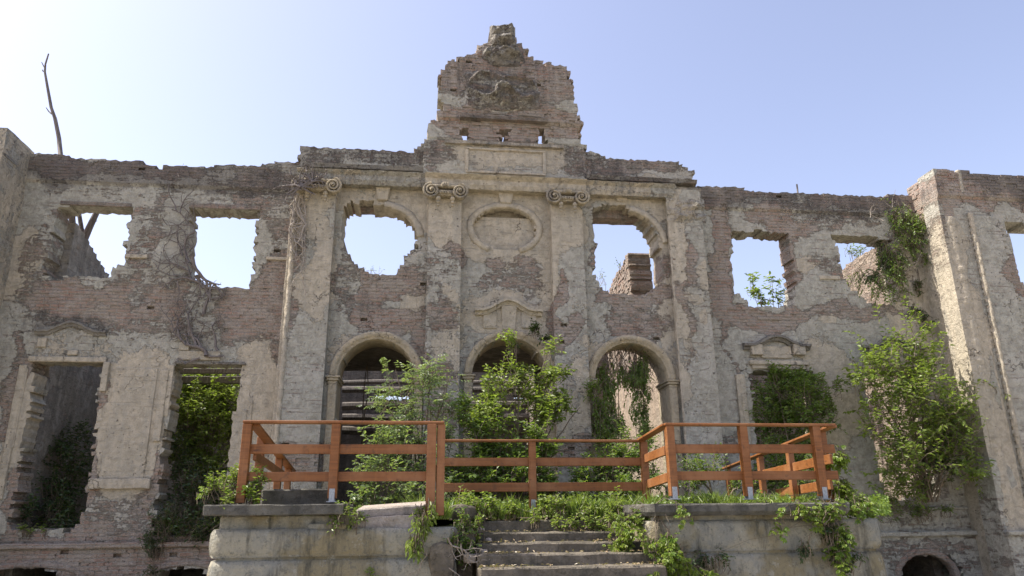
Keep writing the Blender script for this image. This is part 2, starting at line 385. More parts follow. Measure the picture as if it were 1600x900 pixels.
def bark_mat(name, a, c):
    M, n, l, B = newmat(name); b = NB(M); P = b.pos(); w = b.noise(b.scalev(P, (30, 30, 6)), 1, 4, .7)
    l.new(b.mix(b.ramp(w, .3, .7), a, c), B.inputs['Base Color']); B.inputs['Roughness'].default_value = .9
    l.new(b.bump(w, .8, .01), B.inputs['Normal']); return M
M_BARK = bark_mat('bark', (.10,.075,.05), (.20,.16,.11)); M_DEAD = bark_mat('dead_wood', (.09,.075,.065), (.20,.17,.15)); M_BEAM = bark_mat('old_timber', (.08,.07,.06), (.20,.18,.16))
M_PALE = bark_mat('pale_dead_stems', (.36,.32,.27), (.22,.18,.14))
def leaf_mat(name, c1, c2, c3, tr=.45, gloss=.4):
    M, n, l, B = newmat(name); b = NB(M)
    g = b.node('ShaderNodeNewGeometry'); rnd = g.outputs['Random Per Island']; P = g.outputs['Position']
    col = b.mix(b.ramp(b.noise(P, 2.2, 3), .38, .62), c1, c2); col = b.mix(b.ramp(rnd, .55, 1, 0, .8), col, c3); col = b.mix(b.ramp(rnd, 0, .3, .35, 0), col, tuple(c*.5 for c in c1))
    l.new(col, B.inputs['Base Color']); B.inputs['Roughness'].default_value = gloss; B.inputs['Specular IOR Level'].default_value = .4
    T = b.node('ShaderNodeBsdfTranslucent'); l.new(b.mix(.55, col, (.30, .42, .03), 'MIX'), T.inputs[0])
    X = b.node('ShaderNodeMixShader'); X.inputs[0].default_value = tr; l.new(B.outputs[0], X.inputs[1]); l.new(T.outputs[0], X.inputs[2])
    l.new(X.outputs[0], n['Material Output'].inputs[0]); return M
L_FRESH = leaf_mat('fresh_leaves', (.14,.205,.035), (.20,.27,.05), (.29,.34,.09), .48)
L_MID = leaf_mat('mid_leaves', (.09,.155,.03), (.14,.22,.04), (.21,.29,.07))
L_PALE = leaf_mat('pale_leaves', (.15,.21,.09), (.19,.25,.11), (.25,.31,.15))
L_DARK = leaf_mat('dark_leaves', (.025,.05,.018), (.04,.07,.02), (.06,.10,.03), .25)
L_GRASS = leaf_mat('grass_blades', (.13,.20,.035), (.18,.25,.05), (.27,.31,.09), .4)
L_DRYG = leaf_mat('creeper_leaves', (.12,.20,.03), (.20,.27,.04), (.30,.34,.07), .45)

# ------------------------------------------------------------------ ground
def sheet(name, x0, x1, y0, y1, z, mat, n=60, amp=.0):
    xs = np.linspace(x0, x1, n); ys = np.linspace(y0, y1, n); v = []; f = []
    for i in range(n):
        for j in range(n): v.append((xs[i], ys[j], z+(fbm(xs[i]*.8+50, ys[j]*.8+50, 3)-.5)*amp))
    for i in range(n-1):
        for j in range(n-1): k = i*n+j; f.append((k, k+n, k+n+1, k+1))
    me = bpy.data.meshes.new(name); me.from_pydata(v, [], f); return link(name, me, mat, None, True)
M_GROUND = stone_mat('bounce_ground', (.36,.32,.25), (.42,.37,.29), (.30,.28,.19), .05, .05)  # unseen ground, made pale so it bounces warm fill light onto the facade
tag(sheet('ground', -1500, 1500, -1500, 1500, 0, M_GROUND, 40), kind='structure')

# ------------------------------------------------------------------ the ruined palace
pal = empty('ruined_palace', (0, 0, 0), 'roofless ruined palace of crumbling brick and plaster with a stepped central gable', 'ruin')
YC = -.25
holes0 = [pts(p) for p in [
 [(92,320),(150,319),(207,322),(203,345),(197,375),(196,405),(190,414),(180,417),(172,434),(70,434),(66,415),(78,390),(84,350)],
 [(297,325),(407,330),(401,360),(400,385),(396,410),(394,435),(388,451),(350,452),(343,446),(328,448),(306,444),(296,436),(292,400),(293,380)],
 [(50,566),(165,563),(153,610),(150,675),(140,750),(135,795),(125,815),(112,829),(14,830),(20,790),(28,740),(33,700),(45,640),(53,600)],
 [(274,568),(380,570),(371,620),(362,670),(357,730),(352,838),(236,838),(242,800),(250,750),(257,680),(265,625)],
 [(1142,362),(1185,360),(1231,364),(1236,400),(1242,440),(1242,478),(1185,480),(1168,475),(1158,460),(1147,455),(1143,420),(1145,390)],
 [(1300,367),(1392,372),(1400,420),(1408,472),(1358,476),(1342,462),(1325,448),(1317,430),(1312,400)],
 [(1173,578),(1268,580),(1276,640),(1288,772),(1192,772),(1182,700)],
 [(1350,579),(1442,584),(1462,680),(1482,778),(1384,783),(1362,680)],
 [(-25,910),(-15,892),(20,887),(60,887),(95,893),(108,910),(108,960),(-25,960)],
 [(240,910),(255,890),(290,884),(320,889),(335,910),(335,960),(240,960)],
 [(1404,905),(1406,880),(1420,869),(1450,866),(1480,870),(1496,885),(1502,905),(1502,960),(1404,960)],
]]
holesC = [pts(p, YC) for p in [
 [(537,324),(545,316),(575,316),(600,318),(625,325),(642,338),(650,352),(650,387),(636,397),(632,413),(617,428),(580,428),(563,418),(550,410),(545,395),(536,386),(533,350)],
 [(928,326),(953,317),(975,322),(1000,333),(1018,348),(1028,370),(1034,400),(1035,440),(1022,452),(1008,460),(953,459),(945,452),(930,440),(926,407),(930,387),(927,350)],
]]
def sq(px, py, w, h, Y): x, z = XZ(px, py, Y); return [(x-w/2, z-h/2), (x+w/2, z-h/2), (x+w/2, z+h/2), (x-w/2, z+h/2)]
for gx in (726, 787, 849): holesC.append(sq(gx, 211, .22, .44, YC-.1))
DOORS = []
for (cx, topy, spy, lx, rx) in ((587, 530, 590, 527, 648), (796, 528, 588, 738, 856), (988, 536, 594, 931, 1045)):
    xl = XZ(lx, spy, YC-.05)[0]; xr = XZ(rx, spy, YC-.05)[0]; r = (xr-xl)/2; xc = (xl+xr)/2
    zt = XZ(cx, topy, YC-.05)[1]; zs = zt-r; DOORS.append((xc, r, zs))
    holesC.append([(xc+(r+.04)*math.cos(a), zs+(r+.04)*math.sin(a)) for a in np.linspace(0, math.pi, 24)]+[(xc-r-.04, 1.0), (xc+r+.04, 1.0)])
OX, OZ = XZ(789, 357, YC); ORX = 53*mpp(YC)*1.03; ORZ = XZ(789, 324, YC)[1]-OZ
mainL = pts([(30,1000),(30,243),(50,240),(107,244),(109,249),(180,252),(222,255),(227,261),(333,264),(335,259),(405,262),(407,258),(432,258),(434,254),(440,251),(456,250),(457,246),(520,246),(520,1000)])
mainL[0] = (-9.4, 0); mainL[1] = (-9.4, 9.35); mainL[-1] = (-2.5, 0); mainL[-2] = (-2.5, 9.35)
mainR = pts([(1060,292),(1120,293),(1161,294),(1163,298),(1245,303),(1320,306),(1385,309),(1391,305),(1440,306)])+[(13, 9.3), (13, 0), (5.6, 0), (5.6, 9.2)]
xcl = XZ(447, 500, YC)[0]; xcr = XZ(1112, 500, YC)[0]
cenP = [(xcl, 0), (xcl, 9.0)]+pts([(468,246),(468,228),(500,229),(505,233),(520,230),(580,234),(640,238),(648,236),(650,232),(657,230),(658,222),(667,221),(668,192),(682,190),(684,178),(692,173),(690,158),(686,157),(685,143),(689,138),(687,123),(692,115),(697,105),(707,97),(717,98),(719,92),(738,90),(746,80),(755,71),(765,68),(765,48),(773,42),(790,44),(802,43),(806,62),(815,70),(822,78),(825,88),(838,95),(853,100),(866,104),(884,108),(887,127),(893,130),(894,163),(900,167),(901,188),(907,195),(905,228),(918,231),(922,239),(942,240),(946,246),(1040,251),(1060,252),(1068,262),(1082,265),(1086,290)], YC)+[(xcr, 9.0), (xcr, 0)]
def keepM(poly, holes):
    def k(x, z):
        r = inpoly(x, z, poly)
        for h in holes: r &= ~inpoly(x, z, h)
        return r
    return k
def smoothband(z, a, b, w=.05): return np.clip((z-a)/w, 0, 1)*np.clip((b-z)/w, 0, 1)
zL = 1.06
def frontM(x, z):
    y = np.zeros(x.shape); y = y-.10*(z < zL)
    zt = XZ(250, 290, 0)[1]
    y = y-.05*(z > zt)
    return y
def frontC(x, z):
    y = np.full(x.shape, YC)-.04*(z < zL)
    gz = XZ(785, 192, YC)[1]; gz2 = XZ(785, 222, YC)[1]
    up_ = (z > gz2)
    y = np.where(up_, y-.05, y)
    gx0 = XZ(717, 150, YC)[0]; gx1 = XZ(853, 150, YC)[0]
    inner = (z > gz) & (x > gx0) & (x < gx1)
    rel = (fbm(x*3.0, z*3.6, 21, 3)-.45)*.12
    y = np.where(inner, y-rel-.01, y)
    y = np.where((z > gz) & ~inner, y-.06, y)
    d = ((x-OX)/ORX)**2+((z-OZ)/ORZ)**2
    y = np.where(d < 1, y+.14, y)
    y = np.where((d < 1) & (z > OZ+ORZ*.62), y+.22, y)
    zg = XZ(640, 289, -.25)[1]
    for (a, b_) in ((542, 576), (612, 656), (735, 764), (808, 850), (922, 944), (985, 1042)):
        y = np.where((x > XZ(a, 295, YC)[0]) & (x < XZ(b_, 295, YC)[0]) & (z > zg-.085) & (z < zg+.1), y+.22, y)
    return y
gridwall('side_wall', -9.4, -2.5, 0, 9.5, keepM([p for p in mainL if 1], holes0), frontM, .55, M_RUIN, pal)
gridwall('side_wall', 5.6, 12.9, 0, 9.5, keepM(mainR, holes0), frontM, .55, M_RUIN, pal)
ZSP = round(XZ(785, 226, YC)[1]/.0775)*.0775
gridwall('central_wall', xcl, xcr, 0, ZSP-.08, keepM(cenP, holesC), frontC, .5, M_RUIN, pal)
gridwall('gable', xcl, xcr, ZSP, 13.7, keepM(cenP, holesC), frontC, .12, M_RUIN, pal)

for (pa, pb, py, px_) in ((528, 662, 337, 597), (920, 1036, 352, 970)):
    box('inner_lintel', XZ(pa, 340, 0)[0], XZ(pb, 340, 0)[0], .08, .495, XZ(px_, py, .5)[1], XZ(px_, py-36, .5)[1], M_RUIN, pal, .01, True, (.6, .3, .5), .15, .02)
BAS = []
# projecting end wings
def wing_side(X0, sgn, over, u0=-1.0, top=9.62):
    poly = [(u0, 0), (u0, top), (-.7, top), (-.66, top-.08), (0.1, top-.10), (.1, 0)]
    return gridwall('wing_side_wall', u0, .02, 0, top, lambda a, z: inpoly(a, z, poly), lambda a, z: np.zeros(a.shape), .5, M_RUIN, pal, 'y', X0, sgn, over)
wz = 8.35
RW = pts([(1566,349),(1652,354),(1700,480),(1604,462),(1592,437),(1586,415),(1580,385)], -1)
topR = [(12.3, 0), (12.3, 9.60), (12.72, 9.6), (12.74, 9.52), (12.95, 9.52), (12.97, 9.62), (13.25, 9.62), (13.27, 9.55), (15.2, 9.56), (15.25, 9.48), (22, 9.48), (22, 0)]
RWL = [pts([(1610, 585), (1700, 590), (1760, 830), (1668, 830)], -1)]
def frontW(x, z):
    y = np.full(x.shape, -1.05)-.10*(z < zL)
    y = y-.10*((x > 13.0) & (x < 13.75) & (z < wz) & (z > zL))
    y = y-.06*(z > 8.9)
    return y
o = gridwall('wing_front_wall', 12.4, 22, 0, 9.7, keepM(topR, [RW]+RWL), frontW, -.5, M_RUIN, pal, jit=0)
wing = [o]
# brick upper part and plastered lower part of the sunlit return
def side_part(z0, z1, over, X0, sgn, rnd):
    poly = [(-1.02, z0), (-1.02, z1), (.1, z1), (.1, z0)]
    return gridwall('wing_side_wall', -1.0, .02, z0, z1, lambda a, z: inpoly(a, z, poly), lambda a, z: (fbm(a*3, z*2.2, 31, 4)-.5)*.05*rnd, .5, M_RUIN, pal, 'y', X0, sgn, over, jit=.0, rough=.5)
side_part(8.37, 9.60, (.95, .3, .05), 12.4, 1, .3)
side_part(0, 8.37, (.06, .95, .12), 12.40, 1, 1.6)
side_part(0, 9.5, (.35, .55, .35), -8.92, -1, 1)
lw = [(-9.0, 0), (-9.0, 9.55), (-13, 9.6), (-20, 9.6), (-20, 0)]
gridwall('wing_front_wall', -16, -8.95, 0, 9.7, keepM(lw, [pts([(-210, 560), (-110, 560), (-150, 840), (-260, 840)], -1)]), lambda x, z: np.full(x.shape, -1.0)-.1*(z < zL), -.5, M_RUIN, pal)
# rounded, torn plaster roll on the wing corner and the thin broken fillets that catch the sun
def strip(name, x, y, z0, z1, r, over, squash=1.0, seg=60, torn=.5, mat=M_RUIN):
    v = []; f = []; n = 10
    for i in range(seg+1):
        z = z0+(z1-z0)*i/seg
        for k in range(n):
            a = 2*math.pi*k/n; rr = r*(1+torn*(fbm(np.array(z*9.0+k*1.7), np.array(x*3.0+k), 41)-.5)*1.2)
            v.append((x+math.cos(a)*rr, y+math.sin(a)*rr*squash, z))
    for i in range(seg):
        for k in range(n): q = i*n; f.append((q+k, q+(k+1) % n, q+n+(k+1) % n, q+n+k))
    f.append(tuple(range(n))); f.append(tuple(seg*n+k for k in range(n)))
    me = bpy.data.meshes.new(name); me.from_pydata(v, [], f); wear_attr(me, over); return link(name, me, mat, pal, True)
strip('corner_roll', 12.56, -.92, 1.1, 8.36, .20, (.02, .75, .1), .85, 300, .30)
strip('fillet', 12.86, -1.0, 5.5, 8.2, .035, (0, 1, 0), 1.3, 150, .8)
strip('fillet', 12.90, -1.02, 1.2, 5.3, .04, (0, 1, 0), 1.3, 150, .8)
strip('fillet', 13.02, -1.12, 1.1, 8.45, .05, (0, 1, 0), 1.3, 260, .8)
strip('fillet', 12.98, -1.06, 9.0, 9.6, .05, (0, .8, .1), 1.3, 20, .8)

# plinth ledge
def ledge(x0, x1, y, z, h=.10, p=.09, over=None, name='plinth_ledge'):
    return box(name, x0, x1, y-p, y+.04, z-h*.5, z+h*.5, M_RUIN, pal, .02, True, over, .22, .012)
ledge(-8.9, -3.2, -.10, zL+.02); ledge(6.0, 12.39, -.10, zL+.02); ledge(12.3, 20, -1.12, zL+.04)
ledge(8.2, 12.39, 0, 1.62, .07, .05)

for (cp_, y0_, y1_, hw) in ((42, 905, 887, 64), (288, 905, 884, 46), (1451, 905, 866, 46)):
    cx_, cz_ = XZ(cp_, y0_, -.1); ellipse_ring_q = (cx_, cz_, hw*mpp(-.1), XZ(cp_, y1_, -.1)[1]-cz_)
    BAS.append(ellipse_ring_q)
# ---- pilasters
def pilaster(x0, x1, z1, y=-.45):
    o = gridwall('pilaster', x0, x1, 1.0, z1, lambda a, z: (a > x0-.02) & (a < x1+.02), lambda a, z: np.full(a.shape, y), YC+.02, M_RUIN, pal, jit=0)
    return o
PILX = [(448.5, 513.5, 313), (667.5, 720, 322), (864, 919, 330), (1059, 1112, 300)]
PX = []
for i, (a, b_, t) in enumerate(PILX):
    x0 = XZ(a, 500, -.45)[0]; x1 = XZ(b_, 500, -.45)[0]
    x0 = round(x0/.075)*.075; x1 = round(x1/.075)*.075
    zt = XZ((a+b_)/2, (300, 306, 312, 300)[i], -.45)[1]
    PX.append((x0, x1, zt)); pilaster(x0, x1, zt)
    # crisp plaster arris that catches the sun, partly broken away
    if i in (0, 3):
        strip('arris', x0-.03 if i == 0 else x0+.0, -.42, 1.6, zt-.25, .06 if i == 0 else .03, (0, 1, 0), 1, 160, .7)
# wider left return strip of the first pilaster
box('pilaster_backing', PX[0][0]-.16, PX[0][0], -.36, YC+.3, 1.1, PX[0][2]-.4, M_RUIN, pal, .01, True, (.05, .95, .0), .15, .008)

# ---- entablature
def moulding(name, x0, x1, prof, over=None, seg=.12, jit=.010, miss=None, yb=YC+.05, mat=M_RUIN):
    """profile (y,z) list extruded along x with worn edges"""
    n = max(2, int((x1-x0)/seg)); v = []; f = []; m_ = len(prof)
    for i in range(n+1):
        x = x0+(x1-x0)*i/n
        br = 0
        if miss: br = miss(x)
        for (y, z) in prof:
            jy = random.uniform(-jit, jit)+ (fbm(np.array(x*1.7), np.array(z*3), 51)-.5)*.05*(1 if y < yb-.02 else 0)
            v.append((x, (y+jy)*(1-br)+yb*br, z+random.uniform(-jit, jit)*.6))
    for i in range(n):
        for k in range(m_-1): q = i*m_; f.append((q+k, q+m_+k, q+m_+k+1, q+k+1))
    f.append(tuple(range(m_))); f.append(tuple(n*m_+k for k in reversed(range(m_))))
    me = bpy.data.meshes.new(name); me.from_pydata(v, [], f); wear_attr(me, over); return link(name, me, mat, pal)
zc0 = XZ(640, 289, -.55)[1]; zc1 = XZ(640, 270, -.55)[1]; zA = XZ(640, 262, -.5)[1]; zB = XZ(640, 258, -.5)[1]
XL, XR = xcl+.02, xcr-.02
def prof_corn(p): return [(YC+.05, zc0), (-.46-p*.2, zc0), (-.50-p*.3, zc0+.10), (-.50-p*.3, zc0+.22), (-.58-p, zc0+.30), (-.58-p, zc1), (-.42, zc1+.04), (YC+.05, zc1+.05)]
random.seed(3)
moulding('cornice', XL, PX[1][0]-.1, prof_corn(0), (.25, .5, .5))
moulding('cornice', PX[1][0]-.1, PX[2][1]+.1, prof_corn(.05), (.15, .7, .3))
moulding('cornice', PX[2][1]+.1, XR, prof_corn(0), (.3, .55, .45), miss=lambda x: .5 if x > 5.9 else 0)
moulding('attic_ledge', XL+.1, PX[1][0]-.15, [(YC, zA-.05), (-.42, zA-.04), (-.46, zA+.05), (YC, zA+.07)], (.4, .3, .8))
moulding('attic_ledge', PX[2][1]+.15, XR-.1, [(YC, zA-.05), (-.42, zA-.04), (-.46, zA+.05), (YC, zA+.07)], (.5, .3, .7))
# attic block above the centre with panel frame
ax0 = XZ(668, 250, -.35)[0]; ax1 = XZ(912, 250, -.35)[0]; az0 = zc1+.05; az1 = XZ(785, 226, -.35)[1]
gridwall('attic_wall', ax0, ax1, az0, az1, lambda a, z: z > 0, lambda a, z: np.full(a.shape, -.34), YC+.01, M_RUIN, pal)
moulding('attic_string', ax0+.4, ax1-.5, [(-.33, az1-.06), (-.43, az1-.05), (-.43, az1+.03), (-.33, az1+.05)], (.1, .6, .6))
px0, px1 = XZ(728, 250, -.36)[0], XZ(852, 250, -.36)[0]; pz0, pz1 = az0+.12, az1-.12
for (a, b_, c, d) in ((px0, px1, pz0, pz0+.06), (px0, px1, pz1-.06, pz1), (px0-.02, px0+.06, pz0+.06, pz1-.06), (px1-.06, px1+.02, pz0+.06, pz1-.06)):
    box('panel_frame', a, b_, -.385, -.33, c, d, M_RUIN, pal, .01, True, (.05, .85, .2), .2, .008)
gzs = XZ(785, 192, YC)[1]
moulding('gable_string', XZ(718, 192, YC)[0], XZ(854, 192, YC)[0], [(YC, gzs-.02), (-.44, gzs-.01), (-.46, gzs+.06), (YC, gzs+.10)], (.6, .2, .7))
# weathered carved crest in the gable: festoons either side of a shield-like boss, and finial lump
def relief(name, x0, x1, z0, z1, yb, hf, over, res=.03):
    xs = np.arange(x0, x1, res); zs_ = np.arange(z0, z1, res); X, Z = np.meshgrid(xs, zs_, indexing='ij'); H = hf(X, Z)
    n, m_ = X.shape; v = [(float(X[i, j]), float(yb-H[i, j]), float(Z[i, j])) for i in range(n) for j in range(m_)]
    f = [(i*m_+j, (i+1)*m_+j, (i+1)*m_+j+1, i*m_+j+1) for i in range(n-1) for j in range(m_-1) if max(H[i, j], H[i+1, j], H[i+1, j+1], H[i, j+1]) > -.02]
    me = bpy.data.meshes.new(name); me.from_pydata(v, [], f); wear_attr(me, over); return link(name, me, M_RUIN, pal)
gx, gz = XZ(785, 148, YC-.1)
def hcrest(X, Z):
    u = np.abs(X-gx)+(fbm(X*2.5, Z*2.5, 33)-.5)*.25; w = Z-gz+(fbm(X*2.5+9, Z*2.5, 34)-.5)*.25
    h = .15*np.exp(-(u/.20)**2-((w-.02)/.26)**2)
    fest = np.exp(-((w-(.14-.26*np.sin(np.clip(u/.95, 0, 1)*math.pi)))/.07)**2)*(u < 1.0)*.12
    scr = np.exp(-((w-.34-.16*np.sin(u*4.2))/.06)**2)*(u < .85)*.10
    ray = .05*np.abs(np.sin(np.arctan2(w-.1, u+1e-3)*7))*np.exp(-((u*u+w*w)/.35))
    rough = (fbm(X*5, Z*7, 35, 4)-.5)*.16
    edge = np.clip((1.0-u)/.3, 0, 1)*np.clip((.58-np.abs(w-.12))/.25, 0, 1)
    edge = edge*np.clip((fbm(X*2.2, Z*2.2, 38)-.28)/.2, 0, 1)
    return (h*1.0+fest*1.2+scr*1.2+ray*.8+rough+.04)*edge-.06*(1-edge)
relief('carved_crest', gx-1.2, gx+1.2, gz-.62, gz+1.25, YC-.12, hcrest, (.50, .36, .60))
fx, fz = XZ(785, 72, YC)
def hfin(X, Z):
    u = (X-fx); w = Z-fz; hw = np.where(w > .1, .33, .33+(.1-w)*.55)
    e = np.clip((hw-np.abs(u))/.12, 0, 1)*np.clip((.58-w)/.1, 0, 1)*np.clip((w+.65)/.2, 0, 1)
    return (.10+(fbm(X*4.5, Z*5.5, 36, 4)-.45)*.42+.06*np.sin(w*17))*e-.05*(1-e)
relief('finial', fx-.75, fx+.75, fz-.7, fz+.62, YC-.08, hfin, (.45, .3, .7))
# sockets (putlog holes) seen as pits
# ---- volute capitals
M_CAPI = ruin_material('capital_plaster', grey=(.38,.34,.27), cream=(.48,.41,.29), soot=(.12,.10,.08))
def capital(xl, xr, z, y, broken=False, name='capital'):
    """ionic capital: band + egg roll + two spiral volutes + pendants + central ornament"""
    v = []; f = []
    w = xr-xl
    bm = bmesh.new()
    boxmesh(bm, ((xl+xr)/2, y+.02, z-.02), (w*.94, .22, .15), .02)
    boxmesh(bm, ((xl+xr)/2, y+.02, z+.14), (w*1.12, .28, .07), .02)
    r = .0
    for k in range(9):
        x = xl+w*(.14+.09*k)
        s = bmesh.ops.create_icosphere(bm, subdivisions=1, radius=.05)
        for q in s['verts']: q.co = Vector((q.co.x*.7+x, q.co.y*.8+y-.10, q.co.z*1.1+z-.02))
    for k in range(5):
        an = -1.0+k*.5; s = bmesh.ops.create_icosphere(bm, subdivisions=2, radius=.05)
        for q in s['verts']: q.co = Vector((q.co.x*.6+(xl+xr)/2+math.sin(an)*.09, q.co.y*.6+y-.13, q.co.z*1.3+z+.11+math.cos(an)*.06))
    cp = frombm(name, bm, M_CAPI, pal, True); wear_attr(cp.data, (.05, .6, .42))
    for s_, xx in ((-1, xl), (1, xr)):
        v = []; f = []; R0 = .165; path = []; rad = []
        for i in range(60):
            t = i/59; a = math.pi/2+ -s_*t*2.35*2*math.pi*1.0; rr = R0*(1-t)**.85+.018
            path.append((xx+math.cos(a)*rr, y-.10-.06*t, z+.015+math.sin(a)*rr)); rad.append(.036*(1-t*.55))
        tube(v, f, path, rad, 6)
        tube(v, f, [(xx, y+.05, z+.015), (xx, y-.07, z+.015), (xx, y-.09, z+.015)], [R0, R0, R0*.9], 20)
        tube(v, f, [(xx, y-.1, z+.015), (xx, y-.17, z+.015), (xx, y-.19, z+.015)], [.035, .035, .015], 8)
        me = bpy.data.meshes.new('volute'); me.from_pydata(v, [], f); wear_attr(me, (.05, .6, .42)); link('volute', me, M_CAPI, cp, True)
        bm = bmesh.new()
        for k in range(3):
            s = bmesh.ops.create_icosphere(bm, subdivisions=2, radius=.06-.012*k)
            for q in s['verts']: q.co += Vector((xx-s_*.16, y-.06, z-.16-.085*k))
        o = frombm('pendant', bm, M_CAPI, cp, True); wear_attr(o.data, (0, .8, .2))
    return cp
zcap = [XZ(499, 293, -.55)[1], XZ(699, 302, -.55)[1], XZ(886, 311, -.55)[1]]
for i in range(3): capital(PX[i][0]+.05, PX[i][1]-.05, zcap[i], -.55)
relief('broken_capital', PX[3][0]-.05, PX[3][1]+.1, 8.2, 8.85, -.45, lambda X, Z: (fbm(X*5, Z*6, 37, 4)-.40)*.30*np.clip((8.85-Z)/.15, 0, 1)*np.clip((Z-8.2)/.15, 0, 1), (.3, .55, .5))
# bed mould slots in deep shade beneath the cornice
# ---- oculus ring
def ellipse_ring(name, cx, cz, rx, rz, w, y, dep, a0=0, a1=2*math.pi, over=(.0, .9, .1), n=64, jit=.012, mat=M_RUIN):
    v = []; f = []; prof = [(0, 0), (.0, -dep*.7), (w*.25, -dep), (w*.7, -dep*.8), (w, -dep*.25), (w, .04)]
    m_ = len(prof); closed = abs(a1-a0-2*math.pi) < 1e-4
    N = n if closed else n+1
    for i in range(N):
        a = a0+(a1-a0)*i/n
        for (r, d) in prof:
            j = random.uniform(-jit, jit)
            v.append((cx+(rx+r+j)*math.cos(a), y+d+(.18 if (r == 0 and d == 0) else 0)+random.uniform(-jit, jit)*.5, cz+(rz+r+j)*math.sin(a)))
    for i in range(n):
        i2 = (i+1) % N if closed else i+1
        for k in range(m_-1): f.append((i*m_+k, i2*m_+k, i2*m_+k+1, i*m_+k+1))
    if not closed: f.append(tuple(range(m_))); f.append(tuple(n*m_+k for k in reversed(range(m_))))
    me = bpy.data.meshes.new(name); me.from_pydata(v, [], f); wear_attr(me, over); return link(name, me, mat, pal, True)
ellipse_ring('oculus_frame', OX, OZ, ORX*.97, ORZ*.97, .15, YC, .045, math.radians(-66), math.radians(243))
for q in BAS: ellipse_ring('basement_arch', q[0], q[1], q[2], q[3], .13, -.10, .03, 0, math.pi, over=(.8, .3, .4), n=30, jit=.010)
# keystones
def keystone(px, pyt, pyb, w0, w1, Y, d=.12):
    x = XZ(px, pyt, Y)[0]; zt = XZ(px, pyt, Y)[1]; zb = XZ(px, pyb, Y)[1]
    bm = bmesh.new(); vs = [bm.verts.new(c) for c in [(x-w0/2, Y-d, zt), (x+w0/2, Y-d, zt), (x+w1/2, Y-d*.6, zb), (x-w1/2, Y-d*.6, zb), (x-w0/2, Y+.02, zt), (x+w0/2, Y+.02, zt), (x+w1/2, Y+.02, zb), (x-w1/2, Y+.02, zb)]]
    for q in ((0, 1, 2, 3), (4, 7, 6, 5), (0, 4, 5, 1), (1, 5, 6, 2), (2, 6, 7, 3), (3, 7, 4, 0)): bm.faces.new([vs[k] for k in q])
    bmesh.ops.bevel(bm, geom=bm.edges[:], offset=.02, segments=1, affect='EDGES')
    o = frombm('keystone', bm, M_RUIN, pal); wear_attr(o.data, (.02, .8, .2))
keystone(790, 296, 319, .42, .26, YC); keystone(599, 290, 314, .36, .24, YC); keystone(970, 300, 316, .34, .24, YC, .08)
# window head archivolts (right parts survive)
wx, wzz = XZ(596, 372, YC); R1 = XZ(653, 372, YC)[0]-wx
ellipse_ring('window_archivolt', wx, wzz, R1*.98, R1*.92, .16, YC, .05, 0.08, math.radians(88), n=24)
wx, wzz = XZ(978, 385, YC); R1 = XZ(1036, 385, YC)[0]-wx
ellipse_ring('window_archivolt', wx, wzz, R1*1.0, R1*1.0, .16, YC, .05, 0.12, math.radians(82), n=24)
# blind hood over the centre arch
def hood(pl, pr, pyends, pytop, Y, over, thick=.10, proj_=.16, n=26):
    x0 = XZ(pl, pyends, Y)[0]; x1 = XZ(pr, pyends, Y)[0]; z0 = XZ((pl+pr)/2, pyends, Y)[1]; z1 = XZ((pl+pr)/2, pytop, Y)[1]
    v = []; f = []; m_ = 6
    for i in range(n+1):
        t = i/n; x = x0+(x1-x0)*t; c = (abs(t-.5)-.0)/.5
        zz = z0+(z1-z0)*(.5+.5*math.cos(math.pi*min(1, c/.78)))
        jt = random.uniform(-.008, .008); pj = proj_*(1+random.uniform(-.12, .06))
        for (y, h) in ((.02, -thick), (-pj*.4, -thick), (-pj*.6, -thick*.35), (-pj, -thick*.2), (-pj, thick*.35), (.02, thick*.7)): v.append((x, Y+y, zz+h+jt))
    for i in range(n):
        for k in range(m_-1): q = i*m_; f.append((q+k, q+m_+k, q+m_+k+1, q+k+1))
    f.append(tuple(range(m_))); f.append(tuple(n*m_+k for k in reversed(range(m_))))
    me = bpy.data.meshes.new('hood_mould'); me.from_pydata(v, [], f); wear_attr(me, over); link('hood_mould', me, M_RUIN, pal)
hood(742, 846, 487, 471, YC, (.02, .85, .25)); hood(1160, 1263, 541, 527, 0, (.05, .4, .75)); hood(1343, 1442, 545, 531, 0, (.05, .4, .75)); hood(56, 168, 519, 505, 0, (.3, .3, .8), .08, .10)
keystone(795, 478, 516, .36, .30, YC, .07)
for (a, b_) in ((755, 776), (815, 838)):
    x0, z0 = XZ(a, 513, YC); x1, z1 = XZ(b_, 488, YC); box('relief_panel', x0, x1, YC-.035, YC+.02, z0, z1, M_RUIN, pal, .015, True, (.02, .9, .1), .15, .006)
def pbox(name, x0p, x1p, ytp, ybp, Y, d, over, sub=.2, jit=.006, bev=.012):
    ym = (ytp+ybp)/2
    x0, x1 = XZ(x0p, ym, Y)[0], XZ(x1p, ym, Y)[0]; z1, z0 = XZ((x0p+x1p)/2, ytp, Y)[1], XZ((x0p+x1p)/2, ybp, Y)[1]
    return box(name, x0, x1, Y-d, Y+.03, z0, z1, M_RUIN, pal, bev, True, over, sub, jit)
for c in (1180, 1246): pbox('hood_console', c-9, c+9, 539, 556, 0, .13, (0, .8, .3))
for c in (1364, 1424): pbox('hood_console', c-9, c+9, 544, 560, 0, .13, (0, .8, .3))
pbox('relief_panel', 1188, 1236, 541, 560, 0, .04, (0, .9, .2)); pbox('lintel_mould', 1170, 1262, 564, 571, 0, .09, (.05, .8, .3)); pbox('lintel_mould', 1174, 1258, 571, 577, 0, .05, (.05, .9, .2))
pbox('architrave', 1157, 1163, 585, 760, 0, .05, (.02, .8, .2)); pbox('architrave', 1163, 1172, 585, 760, 0, .03, (.05, .7, .2))
pbox('lintel_mould', 1348, 1442, 568, 577, 0, .08, (.05, .7, .4))
